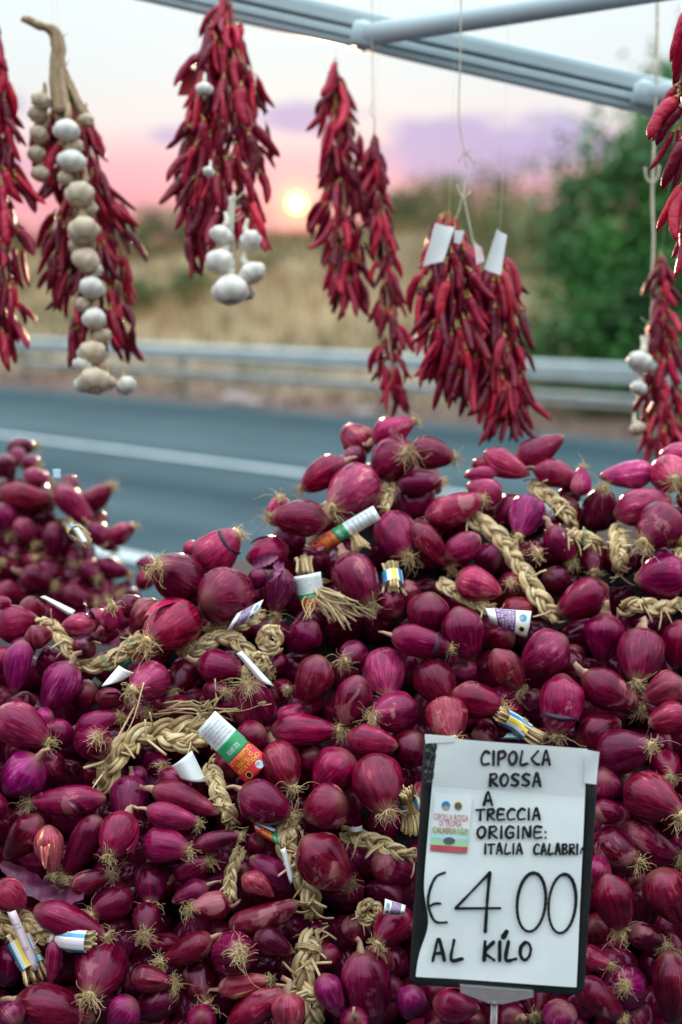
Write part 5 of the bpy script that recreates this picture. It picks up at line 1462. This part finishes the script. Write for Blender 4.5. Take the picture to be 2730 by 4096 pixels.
garlic_plait('long plait of aged garlic bulbs with a bent dry stalk over dark chillies', 2.42,
    [(153, 300, 56, 'new', 0, .2), (165, 370, 58, 'new', 0, .1), (184, 447, 64, 'old', 0, 0), (192, 530, 70, 'old', -.01, .1), (198, 598, 58, 'old', 0, -.1), (211, 662, 56, 'new', 0, .1), (217, 733, 54, 'new', 0, .1), (212, 810, 60, 'old', 0, 0), (190, 838, 40, 'new', 0, -.5), (218, 876, 70, 'old', -.01, 0), (190, 885, 38, 'new', 0, -.6), (250, 880, 36, 'old', .0, .5), (290, 886, 44, 'new', .01, .3),
     (172, 338, 40, 'old', .02, .7), (150, 410, 36, 'old', .02, -.6), (205, 480, 38, 'old', .02, .8), (176, 565, 40, 'old', .02, -.7), (222, 622, 34, 'new', .02, .8), (192, 700, 38, 'old', .02, -.6), (235, 772, 40, 'old', .02, .7), (238, 842, 38, 'old', .02, .6),
     (95, 232, 44, 'old', .03, -.2), (88, 262, 46, 'old', .05, -.2), (90, 310, 44, 'old', .05, -.2), (85, 355, 44, 'old', .06, -.2), (95, 400, 44, 'old', .06, -.1), (198, 275, 36, 'old', .03, .3)],
    [([(55, 42), (90, 60), (122, 72), (132, 110), (130, 180), (140, 260)], .010, .019, 14), ([(130, 150), (165, 220), (200, 290)], .012, .010, 8), ([(140, 250), (175, 420), (205, 620), (225, 860)], .010, .006, 8)], M['garlic_stalk'], 31, string=(125, 80))
garlic_plait('cluster of fresh white garlic bulbs tied below the bright red chilli bunch', 2.40,
    [(509, 541, 50, 'new', 0, -.3), (576, 553, 50, 'new', .0, .4), (505, 602, 62, 'new', -.01, -.5), (580, 628, 58, 'new', -.01, .4), (530, 668, 76, 'new', -.02, -.1), (566, 672, 40, 'old', .02, .3), (470, 205, 36, 'new', .04, -.2), (480, 395, 26, 'new', -.02, 0)],
    [([(534, 450), (530, 520), (536, 600), (532, 650)], .005, .004, 8)], M['garlic_stalk_pale'], 41)
garlic_plait('two white garlic bulbs tied to a pale cord beside the chilli string', 2.55, [(1472, 832, 56, 'new', 0, -.2), (1468, 892, 36, 'new', .0, -.1), (1466, 985, 34, 'old', .01, 0)],
    [([(1500, 640), (1495, 740), (1482, 800)], .003, .004, 4), ([(1482, 800), (1475, 900), (1470, 990)], .003, .002, 3)], M['garlic_stalk_pale'], 51)
def cord(root, pts, depth, r, extra=()):
    c, L = resample([PV(x, y, depth) for x, y in pts], 40); o = np.array(root.location); mb = MB(); tube(mb, c - o, r, 6); mb.build('cord', M['string'], root)
    for e in extra:
        q, _ = resample([PV(x, y, depth) for x, y in e], 14); mb = MB(); tube(mb, q - o, r * .8, 5); mb.build('knot', M['string'], root)
topx = lambda x, d: (x, -220)
cord(BUN[7], [(1062, -170), (1058, 120), (1055, 270), (1068, 350), (1072, 380), (1066, 440), (1080, 520), (1100, 620)], 2.42, .0014, [[(1052, 372), (1068, 350), (1092, 378)], [(1066, 362), (1082, 340)], [(1050, 425), (1064, 455), (1082, 440)], [(1066, 440), (1050, 500), (1040, 530)]])
cord(BUN[9], [(1512, -190), (1508, 200), (1500, 420), (1500, 470), (1502, 560), (1498, 640)], 2.58, .0030, [[(1482, 385), (1486, 410), (1500, 420), (1512, 405), (1515, 380)]])
cord(BUN[6], [(855, -120), (856, 120), (858, 240), (862, 340)], 2.56, .0009, [[(856, 235), (850, 260), (864, 275), (858, 300)]])
# paper tags on the hanging bunches
def hung_tag(cs, depth, m, label, back=None):
    q = [PV(x, y, depth + k) for (x, y), k in zip(cs, (0, .012, .016, .004))]; c = sum(q) / 4; n = np.cross(q[1] - q[0], q[3] - q[0]); n /= np.linalg.norm(n); nu = 6; v = []
    for i in range(nu):
        for j in range(nu):
            u, w = i / 5, j / 5; p = (q[0] * (1 - u) + q[1] * u) * (1 - w) + (q[3] * (1 - u) + q[2] * u) * w; v.append(p - c + n * .006 * math.sin(3 * u))
    v = np.array(v); f = grid_faces(nu, nu); v2 = v + n * .0005; mb = MB(); mb.add(v, f); mb.add(v2, [x[::-1] for x in f], 1)
    o = mb.build('paper_tag', [M[m], M[back or m]], smooth=True); o.location = c; tag(o, label, 'label')
hung_tag([(1000, 512), (1045, 522), (1020, 600), (972, 612)], 2.33, 'paper', 'white paper tag on the taller half of the double chilli bunch')
hung_tag([(1045, 528), (1068, 530), (1060, 560), (1044, 556)], 2.33, 'paper', 'small white tag corner on the double chilli bunch')
hung_tag([(1143, 525), (1166, 540), (1152, 632), (1113, 618)], 2.33, 'paper', 'long white paper tag between the double bunch halves')
hung_tag([(1090, 545), (1108, 568), (1115, 600), (1095, 610)], 2.33, 'p_pink', 'crumpled pale tag tucked into the double chilli bunch')
hung_tag([(978, 560), (968, 590), (962, 606), (985, 555)], 2.33, 'p_red', 'red edge of a tag on the double chilli bunch')
hung_tag([(428, 152), (470, 165), (452, 218), (408, 220)], 2.52, 'p_rose', 'dark red printed card stuck in the bright red chilli bunch', 'p_red')
